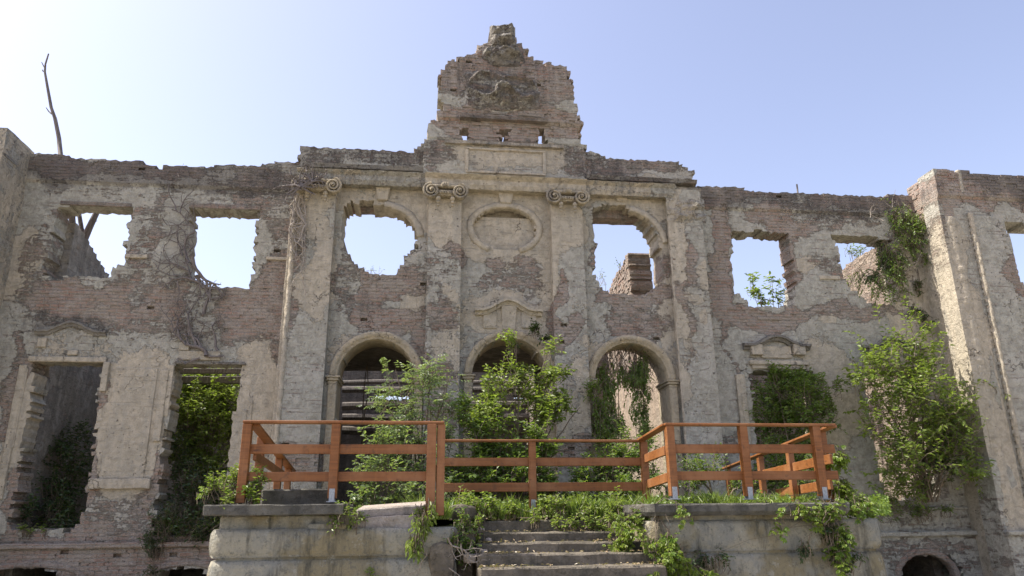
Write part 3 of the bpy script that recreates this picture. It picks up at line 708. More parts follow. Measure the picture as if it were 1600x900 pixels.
# lower left windows: lintels, architraves, pier panel
pbox('hood_console', 60, 74, 528, 543, 0, .06, (0, .9, .1)); pbox('hood_console', 281, 297, 535, 548, 0, .07, (0, .9, .1)); pbox('hood_console', 107, 122, 547, 555, 0, .05, (0, .9, .1))
pbox('lintel_mould', 46, 168, 558, 566, 0, .07, (.05, .8, .35)); pbox('lintel_mould', 274, 384, 566, 570, 0, .06, (.2, .4, .7)); pbox('lintel_mould', 280, 345, 549, 563, 0, .05, (.05, .85, .2))
pbox('architrave', 12, 24, 570, 780, 0, .05, (.0, .95, .1)); pbox('architrave', 24, 33, 575, 700, 0, .03, (.1, .8, .2))
pbox('architrave', 160, 170, 566, 612, 0, .07, (.0, .95, .1)); pbox('architrave', 246, 258, 578, 690, 0, .05, (.0, .95, .1)); pbox('architrave', 258, 268, 570, 650, 0, .03, (.1, .9, .1))
pbox('architrave', 372, 380, 640, 790, 0, .05, (.05, .9, .1)); pbox('architrave', 380, 388, 625, 790, 0, .03, (.1, .9, .1))
pbox('pier_panel', 168, 236, 575, 748, 0, .025, (.0, 1, .05), .3, .004); pbox('pier_sill', 140, 236, 748, 764, 0, .09, (.05, .75, .15), .12, .014)
# upper window sills remnants
pbox('string_remnant', 196, 232, 398, 404, 0, .05, (0, 1, 0)); pbox('string_remnant', 416, 455, 402, 407, 0, .05, (0, .9, .1)); pbox('string_remnant', 1280, 1312, 431, 437, 0, .04, (0, .9, .1))
pbox('string_remnant', 1525, 1580, 408, 414, -1, .03, (0, .9, .1)); pbox('flat_lintel', 94, 206, 316, 322, 0, .03, (.7, .2, .6)); pbox('flat_lintel', 296, 408, 320, 327, 0, .03, (.6, .2, .5))

# ---- door arches with archivolt, soffit, impost and plaster-lined jambs
M_ARCH = ruin_material('arch_plaster', grey=(.42,.37,.28), cream=(.52,.435,.30), soot=(.16,.13,.09))
for di, (xc, r, zs) in enumerate(DOORS):
    v = []; f = []; n = 40; prof = [(.02, .52), (0, .5), (0, YC-.03), (.015, YC-.045), (.06, YC-.045), (.07, YC-.065), (.15, YC-.075), (.18, YC-.06), (.185, YC+.02)]
    m_ = len(prof)
    for i in range(n+1):
        a = math.pi*i/n
        for k, (q, y) in enumerate(prof):
            j = random.uniform(-.006, .006); v.append((xc+(r+q+j)*math.cos(a), y+random.uniform(-.004, .004), zs+(r+q+j)*math.sin(a)))
    for i in range(n):
        for k in range(m_-1): q = i*m_; f.append((q+k, q+m_+k, q+m_+k+1, q+k+1))
    f.append(tuple(range(m_))); f.append(tuple(n*m_+k for k in reversed(range(m_))))
    me = bpy.data.meshes.new('door_arch'); me.from_pydata(v, [], f); wear_attr(me, (.0, .9, .08)); link('door_arch', me, M_ARCH, pal, True)
    for s_ in (-1, 1):
        xi = xc+s_*r; xo = xc+s_*(r+.18)
        a, b_ = min(xi, xo), max(xi, xo)
        if di == 0 and s_ == -1: w_ = (.25, .7, .2)
        else: w_ = (.1, .8, .15)
        box('door_jamb', a, b_, YC-.07, .5, 1.5, zs-.16, M_ARCH, pal, .012, True, w_, .25, .006)
        bm = bmesh.new()
        for (e, z0, z1) in ((.0, -.16, -.10), (.035, -.10, -.04), (.065, -.04, .0)):
            boxmesh(bm, ((a+b_)/2, (YC-.07-e+.5)/2, zs+(z0+z1)/2), (b_-a+2*e, .5-(YC-.07-e), z1-z0), .008)
        o = frombm('impost', bm, M_ARCH, pal); wear_attr(o.data, (.05, .8, .2))

# ---- inside the shell: rear wall, cross walls, hall slab, fallen beams
xr_f = DOORS[1][0]+DOORS[1][1]+.5
def xyw(name, Y, x0, x1, poly, holes, over, th=.45, cw=.15):
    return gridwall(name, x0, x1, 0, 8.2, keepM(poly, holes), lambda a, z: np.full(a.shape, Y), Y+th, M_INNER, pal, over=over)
slit = pts([(588, 616), (638, 617), (638, 624), (588, 624)], 6); slit2 = pts([(800, 616), (838, 617), (838, 623), (800, 622)], 6)
xyw('rear_wall', 6, -4.6, 5.2, [(-4.6, 0), (-4.6, 7), (xr_f, 7), (5.2, 7), (5.2, 0)], [slit, slit2], (.3, .3, .6))
xyw('rear_wall', 4.2, -12, -4.7, [(-12, 0), (-12, 6.2), (-7, 6.4), (-6.6, 5.6), (-4.7, 5.6), (-4.7, 0)], [], (.2, .3, .35))
xyw('rear_wall', 6, 5.3, 16, [(5.3, 0), (5.3, 6.8), (8, 6.9), (8.2, 6.4), (9.5, 6.0), (12, 5.8), (16, 5.6), (16, 0)], [], (.55, .5, .2))
xl_, xr_ = -3.35, DOORS[1][0]+DOORS[1][1]+.35
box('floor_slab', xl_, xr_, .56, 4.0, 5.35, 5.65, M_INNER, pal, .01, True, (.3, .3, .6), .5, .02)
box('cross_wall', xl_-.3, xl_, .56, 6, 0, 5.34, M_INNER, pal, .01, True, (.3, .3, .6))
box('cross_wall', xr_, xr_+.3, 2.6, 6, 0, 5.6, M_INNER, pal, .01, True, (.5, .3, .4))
def cross(X0, sgn, poly, over, th=.5):
    ys = [p[0] for p in poly]; zs_ = [p[1] for p in poly]
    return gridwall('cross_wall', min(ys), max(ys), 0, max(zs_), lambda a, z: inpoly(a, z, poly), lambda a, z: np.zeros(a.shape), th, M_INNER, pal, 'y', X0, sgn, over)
# red cross wall seen through the right arched window: low near the facade, tall from 2.6 m in, stepping down
def YZ(px, py, X):
    d = fw*F + rt*(px-800) - up*(py-450); p = CAMP+d*((X-CAMP[0])/d[0]); return (p[1], p[2])
cxw = XZ(983, 430, 2.6)[0]
zt_ = XZ(1000, 397, 2.6)[1]; zb_ = XZ(952, 450, 5)[1]
cross(cxw+.06, 1, [(.56, 0), (.56, 6.2), (6, 5.6), (6, 0)], (.25, .85, .1), .45)
cq = [YZ(x, y, cxw) for x, y in ((979,399),(972,412),(967,426),(962,424),(956,440),(950,458),(946,470))]
cross(cxw, 1, [(2.6, 5.2), (2.6, zt_)]+cq+[(cq[-1][0], 5.2)], (.85, .5, .1), XZ(1018, 430, 2.6)[0]-cxw)
# sloping cross walls behind the upper left and upper right windows
lx = XZ(116, 400, .8)[0]; cross(lx, -1, [(.6, 0), (.6, XZ(118, 352, .8)[1]), YZ(134, 372, lx), YZ(150, 398, lx), YZ(172, 434, lx), (4.2, 4.6), (4.2, 0)], (.22, .4, .4))
rx_ = XZ(1368, 400, .8)[0]; cross(rx_, 1, [(.6, 0), (.6, XZ(1366, 384, .7)[1]), YZ(1345, 398, rx_), YZ(1325, 411, rx_), YZ(1314, 425, rx_), YZ(1306, 450, rx_), (YZ(1306, 450, rx_)[0], 0)], (.5, .7, .1))
# fallen roof beams lying across the hall
def logs(name, a, b_, r, k, mat=M_BEAM):
    v = []; f = []; pth = wiggle(a, b_, 10, .04); tube(v, f, pth, [r*(1+random.uniform(-.1, .1)) for _ in pth], 8)
    me = bpy.data.meshes.new(name); me.from_pydata(v, [], f); return me
for k, (py, Y, r) in enumerate(((609, 5.2, .09), (635, 5.4, .12), (652, 5.1, .11), (672, 5.3, .13), (598, 5.5, .07))):
    x0, z0 = XZ(535, py, Y); x1, z1 = XZ(860, py+random.uniform(-4, 4), Y)
    me = logs('fallen_beam', (x0, Y, z0), (x1, Y, z1), r, k); o = link('fallen_beam', me, M_BEAM)
    tag(o, ['upper round grey beam lying across the dark hall behind the left arch', 'thick pale beam below the bright slit in the dark hall', 'third fallen beam down across the dark hall behind the arches', 'lowest and thickest fallen beam in the dark hall behind the arches', 'thinnest fallen beam, topmost across the dark hall'][k], 'beam', 'fallen beams inside the hall')
for k, (py, Y, th) in enumerate(((580, .9, .10), (594, 1.5, .16))):
    x0, z0 = XZ(262, py, Y); x1, _z = XZ(392, py, Y)
    bm = bmesh.new(); beam(bm, (x0, Y, z0), (x1, Y, z0+.02), .16, th, .01)
    o = frombm('lintel_beam', bm, M_BEAM); tag(o, ['thin dark timber across the head of the green-filled tall window', 'thicker weathered timber just below the thin one in the green-filled tall window'][k], 'beam')
tag(sheet('interior_floor', -12, 16, .5, 9, 1.25, M_SOIL, 30, .15), kind='structure')

# ------------------------------------------------------------------ terrace, stone walls, stairs
ZT = 1.58
YF = -5.9
def course(name, x0, x1, yf, yb, z0, z1, r, bulge, mat, parent, over=None, nz=8):
    path = []
    path.append((x0, yb, -1, 0)); path.append((x0, yf+r, -1, 0))
    for k in range(1, 8): a = math.pi+math.pi/2*k/8; path.append((x0+r+math.cos(a)*r, yf+r+math.sin(a)*r, math.cos(a), math.sin(a)))
    n = int((x1-x0-2*r)/.12)
    for k in range(n+1): path.append((x0+r+(x1-x0-2*r)*k/n, yf, 0, -1))
    for k in range(1, 8): a = -math.pi/2+math.pi/2*k/8; path.append((x1-r+math.cos(a)*r, yf+r+math.sin(a)*r, math.cos(a), math.sin(a)))
    path.append((x1, yf+r, 1, 0)); path.append((x1, yb, 1, 0))
    v = []; f = []; m_ = nz+1
    for (x, y, nx, ny) in path:
        for k in range(m_):
            t = k/nz; b_ = bulge*(math.sin(math.pi*t)**.3 if 0 < t < 1 else 0)-bulge; z = z0+(z1-z0)*t
            w = (fbm(np.array(x*2.1+y), np.array(z*2.1), 71)-.5)*.035+random.uniform(-.003, .003)
            v.append((x+nx*(b_+w), y+ny*(b_+w), z))
    for i in range(len(path)-1):
        for k in range(nz): q = i*m_; f.append((q+k, q+m_+k, q+m_+k+1, q+k+1))
    for kk in (0, nz): f.append(tuple(i*m_+kk for i in range(len(path))))
    me = bpy.data.meshes.new(name); me.from_pydata(v, [], f); return link(name, me, mat, parent, True)
def zof(px, py, Y): return XZ(px, py, Y)[1]
def xof(px, py, Y): return XZ(px, py, Y)[0]
tl = empty('terrace_wall', (xof(520, 850, YF), YF, 0), 'left lichen-stained stone terrace wall with rounded end and dark cap', 'wall')
xa, xb = xof(321, 850, YF), xof(716, 850, YF)
z2 = zof(500, 826, YF); z1_ = zof(500, 873, YF); z0_ = z1_-.46
for (a, b_) in ((z1_+.02, z2), (z1_-.62, z1_-.02), (z1_-1.2, z1_-.64)): course('stone_course', xa, xb, YF, -3.5, max(a, -.05), b_, .22, .04, M_TERR, tl)
course('wall_core', xa+.08, xb-.05, YF+.07, -3.4, -.05, z2-.02, .2, 0, M_TERR, tl)
course('neck', xa+.12, xof(545, 815, YF), YF+.10, -3.6, z2-.01, zof(430, 806, YF), .05, 0, M_TERR, tl)
def slab(name, x0, x1, y0, y1, z0, z1, parent, mat=M_CAP, jit=.012, rot=0):
    o = box(name, x0, x1, y0, y1, z0, z1, mat, parent, .012, False, None, .14, jit); return o
slab('cap', xof(318, 795, YF-.1), xof(538, 795, YF-.1), YF-.12, -4.6, zof(430, 805, YF), zof(430, 788, YF-.1), tl)
slab('ledge_fragment', xof(480, 831, YF), xof(540, 831, YF), YF+.03, YF+.25, z2-.01, z2+.06, tl, M_TERR)
slab('rubble_core', xof(548, 810, YF), xof(668, 810, YF), YF+.12, -3.9, z2-.06, zof(600, 808, YF), tl, M_RUBBLE, .03)
tr = empty('terrace_wall', (xof(1200, 850, YF), YF, 0), 'right mossy stone terrace wall under the creeper with white-edged dark cap', 'wall')
xa2, xb2 = xof(1012, 850, YF), xof(1388, 850, YF)
z2r = zof(1200, 812, YF); z1r = zof(1200, 863, YF)
for (a, b_) in ((z1r+.02, z2r), (z1r-.62, z1r-.02), (z1r-1.2, z1r-.64)): course('stone_course', xa2, xb2, YF, -2.5, max(a, -.05), b_, .2, .04, M_TERR, tr)
course('wall_core', xa2+.06, xb2-.06, YF+.06, -2.4, -.05, z2r-.02, .2, 0, M_TERR, tr)
course('neck', xof(1022, 805, YF), xof(1322, 805, YF), YF+.06, -3, z2r-.01, zof(1200, 804, YF), .05, 0, M_TERR, tr)
# cap with a chamfered corner by the stairs
bm = bmesh.new(); zc = zof(1200, 804, YF); zt2 = zof(1200, 786, YF-.1)
pl_ = [(xof(1022, 790, YF-.1), YF-.12), (xof(1326, 790, YF-.1), YF-.12), (xof(1326, 790, YF-.1), -3.4), (xof(984, 797, YF+.7), -3.4), (xof(984, 797, YF+.5), YF+.5)]
def densify(p, s):
    out = []
    for i in range(len(p)):
        a = Vector(p[i]); b_ = Vector(p[(i+1) % len(p)]); n = max(1, int((b_-a).length/s))
        for k in range(n): out.append(a.lerp(b_, k/n))
    return out
pl2 = densify(pl_, .15); rings = []
for (zz, inset) in ((zc, .05), (zc+.05, .0), (zt2-.02, 0), (zt2, .015)):
    c = sum(pl2, Vector((0, 0)))/len(pl2)
    rings.append([bm.verts.new((p.x+(c.x-p.x)*inset*.3+random.uniform(-.008, .008), p.y+(c.y-p.y)*inset*.6+random.uniform(-.008, .008), zz+random.uniform(-.006, .006))) for p in pl2])
for a, b_ in zip(rings, rings[1:]):
    for i in range(len(a)): bm.faces.new((a[i], a[(i+1) % len(a)], b_[(i+1) % len(a)], b_[i]))
bm.faces.new(rings[-1]); bm.faces.new(list(reversed(rings[0])))
frombm('cap', bm, M_CAP, tr)

# terrace ground behind the walls (with the stair well left out)
def terr(x0, x1, y0, y1, n=40): return sheet('terrace', x0, x1, y0, y1, ZT-.04, M_SOIL, n, .10)
for t_ in ((xa+.15, xof(1012, 850, YF)+.1, -4.75, .0), (xa2+.1, xb2-.15, -5.5, 0), (xa+.15, xb-.1, -5.6, -4.75)): tag(terr(*t_), kind='structure')
def retain(x0, x1, y0, y1):
    return box('terrace_bank', x0, x1, y0, y1, -.05, ZT-.10, M_TERR, None, .01, False, None, .5, .02)
tag(retain(xa+.12, xb2-.12, -3.45, -.2), kind='structure')
st = empty('stone_staircase', (xof(880, 880, -6), -6, 0), 'worn stone staircase rising between the two terrace walls', 'stairs')
sx0, sx1 = xof(746, 850, -5.5), xof(1010, 850, -5.5)
rows = [(813, -5.0), (831, -5.3), (847.5, -5.6), (865, -5.95), (886, -6.3)]
zsx = [zof(870, py, Y) for py, Y in rows]
for k in range(5): zsx.append(zsx[-1]-.16 if zsx[-1]-.16 > .05 else 0.05); rows.append((0, rows[-1][1]-.33))
for k, ((py, Y), z) in enumerate(zip(rows, zsx)):
    if z <= .06: continue
    ext = .06*(k-4) if k > 4 else 0
    zb = zsx[k+1] if k+1 < len(zsx) else 0
    sm = box('step', sx0-ext+random.uniform(-.03, .03), sx1+ext*.5+random.uniform(-.03, .03), Y, Y+.62, z-.17, z, M_STEP, st, .02, False, None, .16, .014)
box('stair_core', sx0-.3, sx1+.05, -4.95, -3.4, 0, ZT-.09, M_STEP, st)
box('cheek_wall', xb-.05, sx0-.02, -5.55, -4.0, 0, 1.40, M_STEP, st, .05, False, None, .2, .05)

def rock(name, c, s, label, cat, mat=M_RUBBLE, seed=0, rz=0, group=None):
    bm = bmesh.new(); bmesh.ops.create_cube(bm, size=1.6); bmesh.ops.subdivide_edges(bm, edges=bm.edges, cuts=5, use_grid_fill=True)
    for v in bm.verts:
        q = v.co.normalized()*1.0; v.co = v.co.lerp(q, .45)
        n = float(fbm(np.array(v.co.x*1.4+seed), np.array(v.co.z*1.4+v.co.y*.9), 81+seed))-.5
        v.co *= 1+n*.45
        v.co = Vector((v.co.x*s[0], v.co.y*s[1], v.co.z*s[2])); v.co.rotate(Matrix.Rotation(rz, 3, 'Z')); v.co += Vector(c)
    o = frombm(name, bm, mat, None, False); return tag(o, label, cat, group)
zt_l = zof(430, 788, YF-.1)
# weathered block on the left cap
o = box('stone_block', xof(408, 775, -5.2), xof(517, 775, -5.2), -5.2, -4.7, zt_l-.02, zof(460, 764, -5.2), M_CAP, None, .02, False, None, .12, .012)
tag(o, 'low black-stained stone block lying on the left terrace cap behind the railing', 'block')
bm = bmesh.new(); boxmesh(bm, (0, 0, 0), (xof(668, 795, -5.4)-xof(560, 795, -5.4), 1.1, .13), .02)
o = frombm('broken_slab', bm, M_RUBBLE); o.location = (xof(614, 798, -5.4), -5.15, zof(614, 796, -5.5)); o.rotation_euler = (math.radians(3), math.radians(-3.5), 0)
tag(o, 'pale tilted broken stone slab beside the thick corner post', 'slab')
rock('rubble_stone', (xof(722, 800, -5.3), -5.2, zof(722, 802, -5.3)), (.22, .22, .13), 'dark boulder at the top of the stairs right of the thick post', 'rock', M_STEP, 3)
rock('rubble_stone', (xof(905, 803, -4.7), -4.6, zof(905, 806, -4.7)), (.16, .12, .06), 'small reddish stone among the weeds on the top step', 'rock', M_RUBBLE, 5)
rock('rubble_stone', (xof(690, 868, YF), YF+.1, zof(715, 880, YF)), (.2, .2, .3), 'rough broken masonry lump at the stair end of the left terrace wall', 'rock', M_STEP, 9)

rock('rubble_stone', (xof(752, 826, -5.25), -5.1, zof(752, 829, -5.25)+.01), (0.07, 0.07, 0.049), 'fist-sized stone at the left end of the second step', 'rock', M_RUBBLE, 20, group='stones on the stairs')
rock('rubble_stone', (xof(765, 843, -5.5), -5.35, zof(765, 846, -5.5)+.01), (0.05, 0.05, 0.035), 'small stone on the left part of the third step', 'rock', M_RUBBLE, 21, group='stones on the stairs')
rock('rubble_stone', (xof(1000, 842, -5.5), -5.35, zof(1000, 845, -5.5)+.01), (0.06, 0.06, 0.042), 'stone at the right end of the third step', 'rock', M_RUBBLE, 22, group='stones on the stairs')
rock('rubble_stone', (xof(757, 862, -5.75), -5.6, zof(757, 865, -5.75)+.01), (0.06, 0.06, 0.042), 'stone at the left end of the fourth step', 'rock', M_RUBBLE, 23, group='stones on the stairs')
rock('rubble_stone', (xof(735, 872, -5.9), -5.75, zof(735, 875, -5.9)+.01), (0.1, 0.1, 0.07), 'broken rubble piece left of the lowest visible steps', 'rock', M_RUBBLE, 24, group='stones on the stairs')
rock('rubble_stone', (xof(985, 826, -5.2), -5.05, zof(985, 829, -5.2)+.01), (0.05, 0.05, 0.035), 'small stone at the right end of the second step', 'rock', M_RUBBLE, 25, group='stones on the stairs')
# ------------------------------------------------------------------ timber railings
YR = -5.72
zH = zof(700, 661, YR)
def bmo(name, parent, segs):
    bm = bmesh.new()
    for s in segs: beam(bm, *s)
    return frombm(name, bm, M_WOOD, parent)
def post(parent, pxt, pyt, pyb, Y, w=.11, bracket=True, lean=0, zb=None, zt=None, wy=None):
    x, zt_ = XZ(pxt, pyt, Y); zb_ = XZ(pxt, pyb, Y)[1]
    if zt is not None: zt_ = zt
    if zb is not None: zb_ = zb
    p = bmo('post', parent, [((x, Y, zb_+(.05 if bracket else 0)), (x+lean, Y, zt_), w, wy or w, .006, Vector((0, 1, 0)))])
    if bracket:
        bm = bmesh.new()
        boxmesh(bm, (x, Y, zb_+.008), (w*1.1, w*1.5, .012), .002)
        for s_ in (-1, 1): boxmesh(bm, (x, Y+s_*(w/2+.004), zb_+.09), (w*.62, .006, .17), .001)
        boxmesh(bm, (x, Y-w/2-.009, zb_+.13), (.02, .008, .02), .001)
        frombm('bracket', bm, M_STEEL, p)
    return x
def rail(parent, name, a, b_, h, t): return bmo(name, parent, [(a, b_, t, h)])
rl = empty('wooden_railing', (xof(520, 780, YR), YR, 1.7), 'left orange timber railing on the terrace cap with a rail running back', 'railing', 'orange timber railings')
post(rl, 388, 662, 786, YR, .115, False); post(rl, 526, 662, 785, YR, .115)
x3 = xof(680, 720, YR); zb3 = zof(680, 808, YR)
bmo('post', rl, [((x3-.055, YR-.02, zb3), (x3-.055, YR-.02, zH-.02), .125, .13, .006, Vector((0, 1, 0)))])
bmo('post', rl, [((x3+.075, YR+.0, zb3+.02), (x3+.075, YR+.0, zH-.02), .11, .12, .006, Vector((0, 1, 0)))])
xl0 = xof(386, 661, YR); xr0 = xof(692, 661, YR)
rail(rl, 'handrail', (xl0-.04, YR, zH), (xr0+.02, YR, zH), .035, .16)
for py0, py1 in ((694, 709), (737, 752)):
    z0, z1 = zof(540, py1, YR), zof(540, py0, YR)
    rail(rl, 'rail', (xl0+.03, YR+.03, (z0+z1)/2), (x3-.11, YR+.03, (z0+z1)/2), z1-z0, .045)
# return running back and down towards the facade
a = at(398, 664, YR+.05); b_ = at(456, 736, -1.6)
rail(rl, 'handrail', a, b_, .035, .14)
a2 = at(398, 712, YR+.05); b2 = at(452, 748, -1.6); rail(rl, 'rail', a2, b2, .12, .045)
for (px, pt, pb, Y) in ((409, 683, 740, -4.4), (437, 712, 765, -3.0), (451, 730, 765, -1.9)):
    x, zt_ = XZ(px, pt, Y); bmo('post', rl, [((x, Y, ZT-.1), (x, Y, zt_), .11, .11, .006, Vector((0, 1, 0)))])
YM = -4.3
rm = empty('wooden_railing', (xof(830, 790, YM), YM, 1.6), 'middle orange timber railing set back across the head of the stairs', 'railing', 'orange timber railings')
zM = zof(840, 689, YM)
xm0, xm1 = xof(696, 690, YM), xof(1000, 690, YM)
rail(rm, 'handrail', (xm0-.1, YM, zM), (xm1+.05, YM, zM), .035, .15)
for py0, py1 in ((715, 728), (754, 768)):
    z0, z1 = zof(830, py1, YM), zof(830, py0, YM)
    rail(rm, 'rail', (xm0-.1, YM+.03, (z0+z1)/2), (xm1, YM+.03, (z0+z1)/2), z1-z0, .045)
post(rm, 831, 690, 799, YM, .11); post(rm, 1005, 690, 793, YM, .11, False)
rr_ = empty('wooden_railing', (xof(1160, 780, YR), YR, 1.7), 'right orange timber railing on the cap with sunlit returns at both ends', 'railing', 'orange timber railings')
zR = zof(1150, 664, YR)
xs0, xs1 = xof(1042, 664, YR), xof(1300, 664, YR)
rail(rr_, 'handrail', (xs0-.05, YR, zR), (xs1+.02, YR, zR), .035, .15)
for px, ln in ((1045, 0), (1159, 0), (1272, 0)): post(rr_, px, 665, 781, YR, .115, True, ln)
for py0, py1 in ((694, 708), (736, 750)):
    z0, z1 = zof(1150, py1, YR), zof(1150, py0, YR)
    rail(rr_, 'rail', (xs0+.02, YR+.03, (z0+z1)/2), (xs1, YR+.03, (z0+z1)/2), z1-z0, .045)
# left return, facing the sun
rail(rr_, 'handrail', (xs0, YR, zR), at(1001, 688, YM), .035, .14)
for (p0, p1) in (((1040, 704), (1008, 717)), ((1044, 746), (1012, 757))):
    a = at(p0[0], p0[1], YR+.06); b_ = at(p1[0], p1[1], YM-.05); rail(rr_, 'rail', a, b_, .13, .045)
# right return running back and down
a = at(1301, 666, YR+.02); b_ = at(1131, 733, -1.2); rail(rr_, 'handrail', a, b_, .035, .14)
a = at(1299, 717, YR+.05); b_ = at(1192, 741, -3.0); rail(rr_, 'rail', a, b_, .14, .045)
a = at(1299, 757, YR+.05); b_ = at(1214, 771, -3.0); rail(rr_, 'rail', a, b_, .14, .045)
for (px, pt, Y) in ((1283, 674, -5.3), (1232, 694, -4.3), (1187, 712, -3.0), (1137, 732, -1.3)):
    x, zt_ = XZ(px, pt, Y); bmo('post', rr_, [((x, Y, ZT-.12), (x, Y, zt_), .10, .10, .006, Vector((0, 1, 0)))])

# ------------------------------------------------------------------ plants
def leaf(v, f, p, d, n, L, w, fold=.25):
    """pointed leaf, folded along its midrib"""
    s = d.cross(n)
    if s.length < 1e-5: s = Vector((1, 0, 0))
    s.normalize(); n = s.cross(d).normalized()
    k = len(v)
    v += [p, p+d*L*.38+s*w*.5+n*w*fold, p+d*L*.78+s*w*.32+n*w*fold*.6-n*L*.04, p+d*L-n*L*.10, p+d*L*.78-s*w*.32+n*w*fold*.6-n*L*.04, p+d*L*.38-s*w*.5+n*w*fold]
    f += [(k, k+1, k+2, k+3), (k, k+3, k+4, k+5)]
def rv(r): return Vector((r.gauss(0, 1), r.gauss(0, 1), r.gauss(0, 1))).normalized()
def plant(name, label, cat, blobs, base, ntw, LL, seed, mat, bark=M_BARK, style='simple', stem_r=.03, updir=.5, twigL=.35, per=8, group=None, nclump=0, leafpart='crown', stempart='trunk', woody=True, spread=.55, droop=.0, stems=None, aspect=.55):
    r = random.Random(seed); v = []; f = []; sv = []; sf = []
    B = []
    for bl in blobs:
        px, py, Y, rx, ry = bl[:5]; s = mpp(Y); c = at(px, py, Y); rz = bl[5] if len(bl) > 5 else (rx*s*.8)
        B.append((c, Vector((rx*s, rz, ry*s)), rx*ry*(bl[6] if len(bl) > 6 else 1)))
    tot = sum(b[2] for b in B)
    base = Vector(base)
    for (c, R, wt) in B:
        if woody:
            for q in range(1):
                bs = base+Vector((r.uniform(-.12, .12), r.uniform(-.1, .1), 0)); tp = c+Vector((r.uniform(-.4, .4)*R.x, r.uniform(-.3, .3)*R.y, R.z*r.uniform(.2, .8)))
                mid = bs.lerp(tp, .5); mid.x = bs.x*.6+tp.x*.4; mid.z += .1
                pth = [bs]+wiggle(bs.lerp(mid, .5), mid, 3, .10, r)+wiggle(mid, tp, 4, .14, r)[1:]
                tube(sv, sf, pth, [stem_r*(1-.8*i/len(pth)) for i in range(len(pth))], 5)
        nt = max(3, int(ntw*wt/tot)); nc = max(3, int(nt/9))
        clumps = []
        for _ in range(nc):
            q = rv(r)*(r.random()**.4); clumps.append(Vector((q.x*R.x, q.y*R.y, q.z*R.z)))
        for t in range(nt):
            q = r.choice(clumps)
            sg = spread*min(R.x, R.z)*.45
            pos = c+q+Vector((r.gauss(0, sg), r.gauss(0, min(sg, R.y)), r.gauss(0, sg)))
            out = (pos-c); out = Vector((out.x/R.x, out.y/max(R.y, .05), out.z/R.z))
            d = (out*.5+Vector((0, 0, updir-droop))+rv(r)*.6).normalized()
            L = twigL*r.uniform(.5, 1.3); cur = pos-d*L*.5
            if r.random() < .5 and woody:
                an = cur-(cur-c)*.5*r.random()-Vector((0, 0, .15)); tube(sv, sf, [an, an.lerp(cur, .5)+rv(r)*.03, cur], [.007, .006, .004], 3)
            pth = [cur.copy()]
            for k in range(per):
                d = (d+rv(r)*.13-Vector((0, 0, droop*.15))).normalized(); cur = cur+d*L/per; pth.append(cur.copy())
                side = d.cross(Vector((0, 0, 1))); side = side.normalized() if side.length > .01 else Vector((1, 0, 0))
                if k % 2: side = -side
                ln = LL*r.uniform(.6, 1.25)
                nrm = (Vector((0, -.35, 1))+rv(r)*.55).normalized()
                if style == 'simple':
                    ld = (side*.8+d*.6+rv(r)*.45-Vector((0, 0, .25))).normalized(); leaf(v, f, cur.copy(), ld, nrm, ln, ln*aspect)
                elif style == 'palmate':
                    ld = (side*.7+d*.3+rv(r)*.5-Vector((0, .2, .3))).normalized(); c0 = cur+ld*ln*.5
                    s2 = ld.cross(nrm).normalized()
                    for an in (-1.2, -.6, 0, .6, 1.2):
                        dd = (ld*math.cos(an)+s2*math.sin(an)-Vector((0, 0, .2))).normalized(); leaf(v, f, c0, dd, nrm, ln*(1-.22*abs(an)), ln*.40)
                elif style == 'pinnate':
                    ld = (side*.9+d*.5+rv(r)*.25-Vector((0, 0, .25))).normalized(); s2 = ld.cross(nrm).normalized(); RL = ln*2.6
                    for q_ in range(3):
                        c0 = cur+ld*RL*(.3+.28*q_)
                        for sd_ in (-1, 1): leaf(v, f, c0, (s2*sd_+ld*.55-Vector((0, 0, .25))).normalized(), nrm, ln*.9, ln*.34)
                    leaf(v, f, cur+ld*RL*.9, ld, nrm, ln, ln*.36)
            tube(sv, sf, [pth[0], pth[len(pth)//2], pth[-1]], [.006, .004, .002], 3)
    root = empty(name, base, label, cat, group)
    me = bpy.data.meshes.new(leafpart); me.from_pydata([tuple(p) for p in v], [], f); link(leafpart, me, mat, root)
    if sv:
        me = bpy.data.meshes.new(stempart); me.from_pydata([tuple(p) for p in sv], [], sf); link(stempart, me, bark, root)
    return root
def A(px, py, Y): return at(px, py, Y)
def G(px, Y, z=ZT-.05): p = at(px, 790, Y); return Vector((p.x, Y, z))

# right sapling tree in front of the far tall window
plant('young_tree', 'tall bright green young tree before the rightmost tall window, beside the sunlit wing corner', 'tree',
 [(1340,620,-.8,20,20,.3,.4),(1560,600,-.9,14,14,.3,.3),(1545,690,-.8,20,12,.3,.3),(1410,750,-.6,30,30,.3),(1400,575,-.9,52,50,.5),(1435,540,-.9,34,36,.4),(1390,640,-.9,44,45,.5),(1455,625,-.9,60,55,.6),(1480,690,-.9,50,45,.5),(1410,720,-.9,42,50,.5),(1360,590,-.9,26,40,.3,.6),(1520,640,-.9,34,40,.4,.4),(1540,610,-.9,18,50,.3,.25),(1430,500,-.9,12,20,.2,.6),(1400,535,-.9,20,22,.3,.6),(1505,735,-.9,34,20,.4,.4),(1350,655,-1,14,10,.3,.3),(1335,575,-1,10,18,.2,.3)],
 A(1452, 784, -.25), 800, .105, 11, L_FRESH, stem_r=.022, twigL=.42, per=9, spread=.8)
plant('dark_shrub', 'dark shaded shrub at the foot of the rightmost tall window below the young tree', 'shrub', [(1450,720,-.35,38,50,.3),(1470,670,-.3,24,40,.25)], A(1455, 784, -.2), 330, .085, 12, L_DARK, per=7)
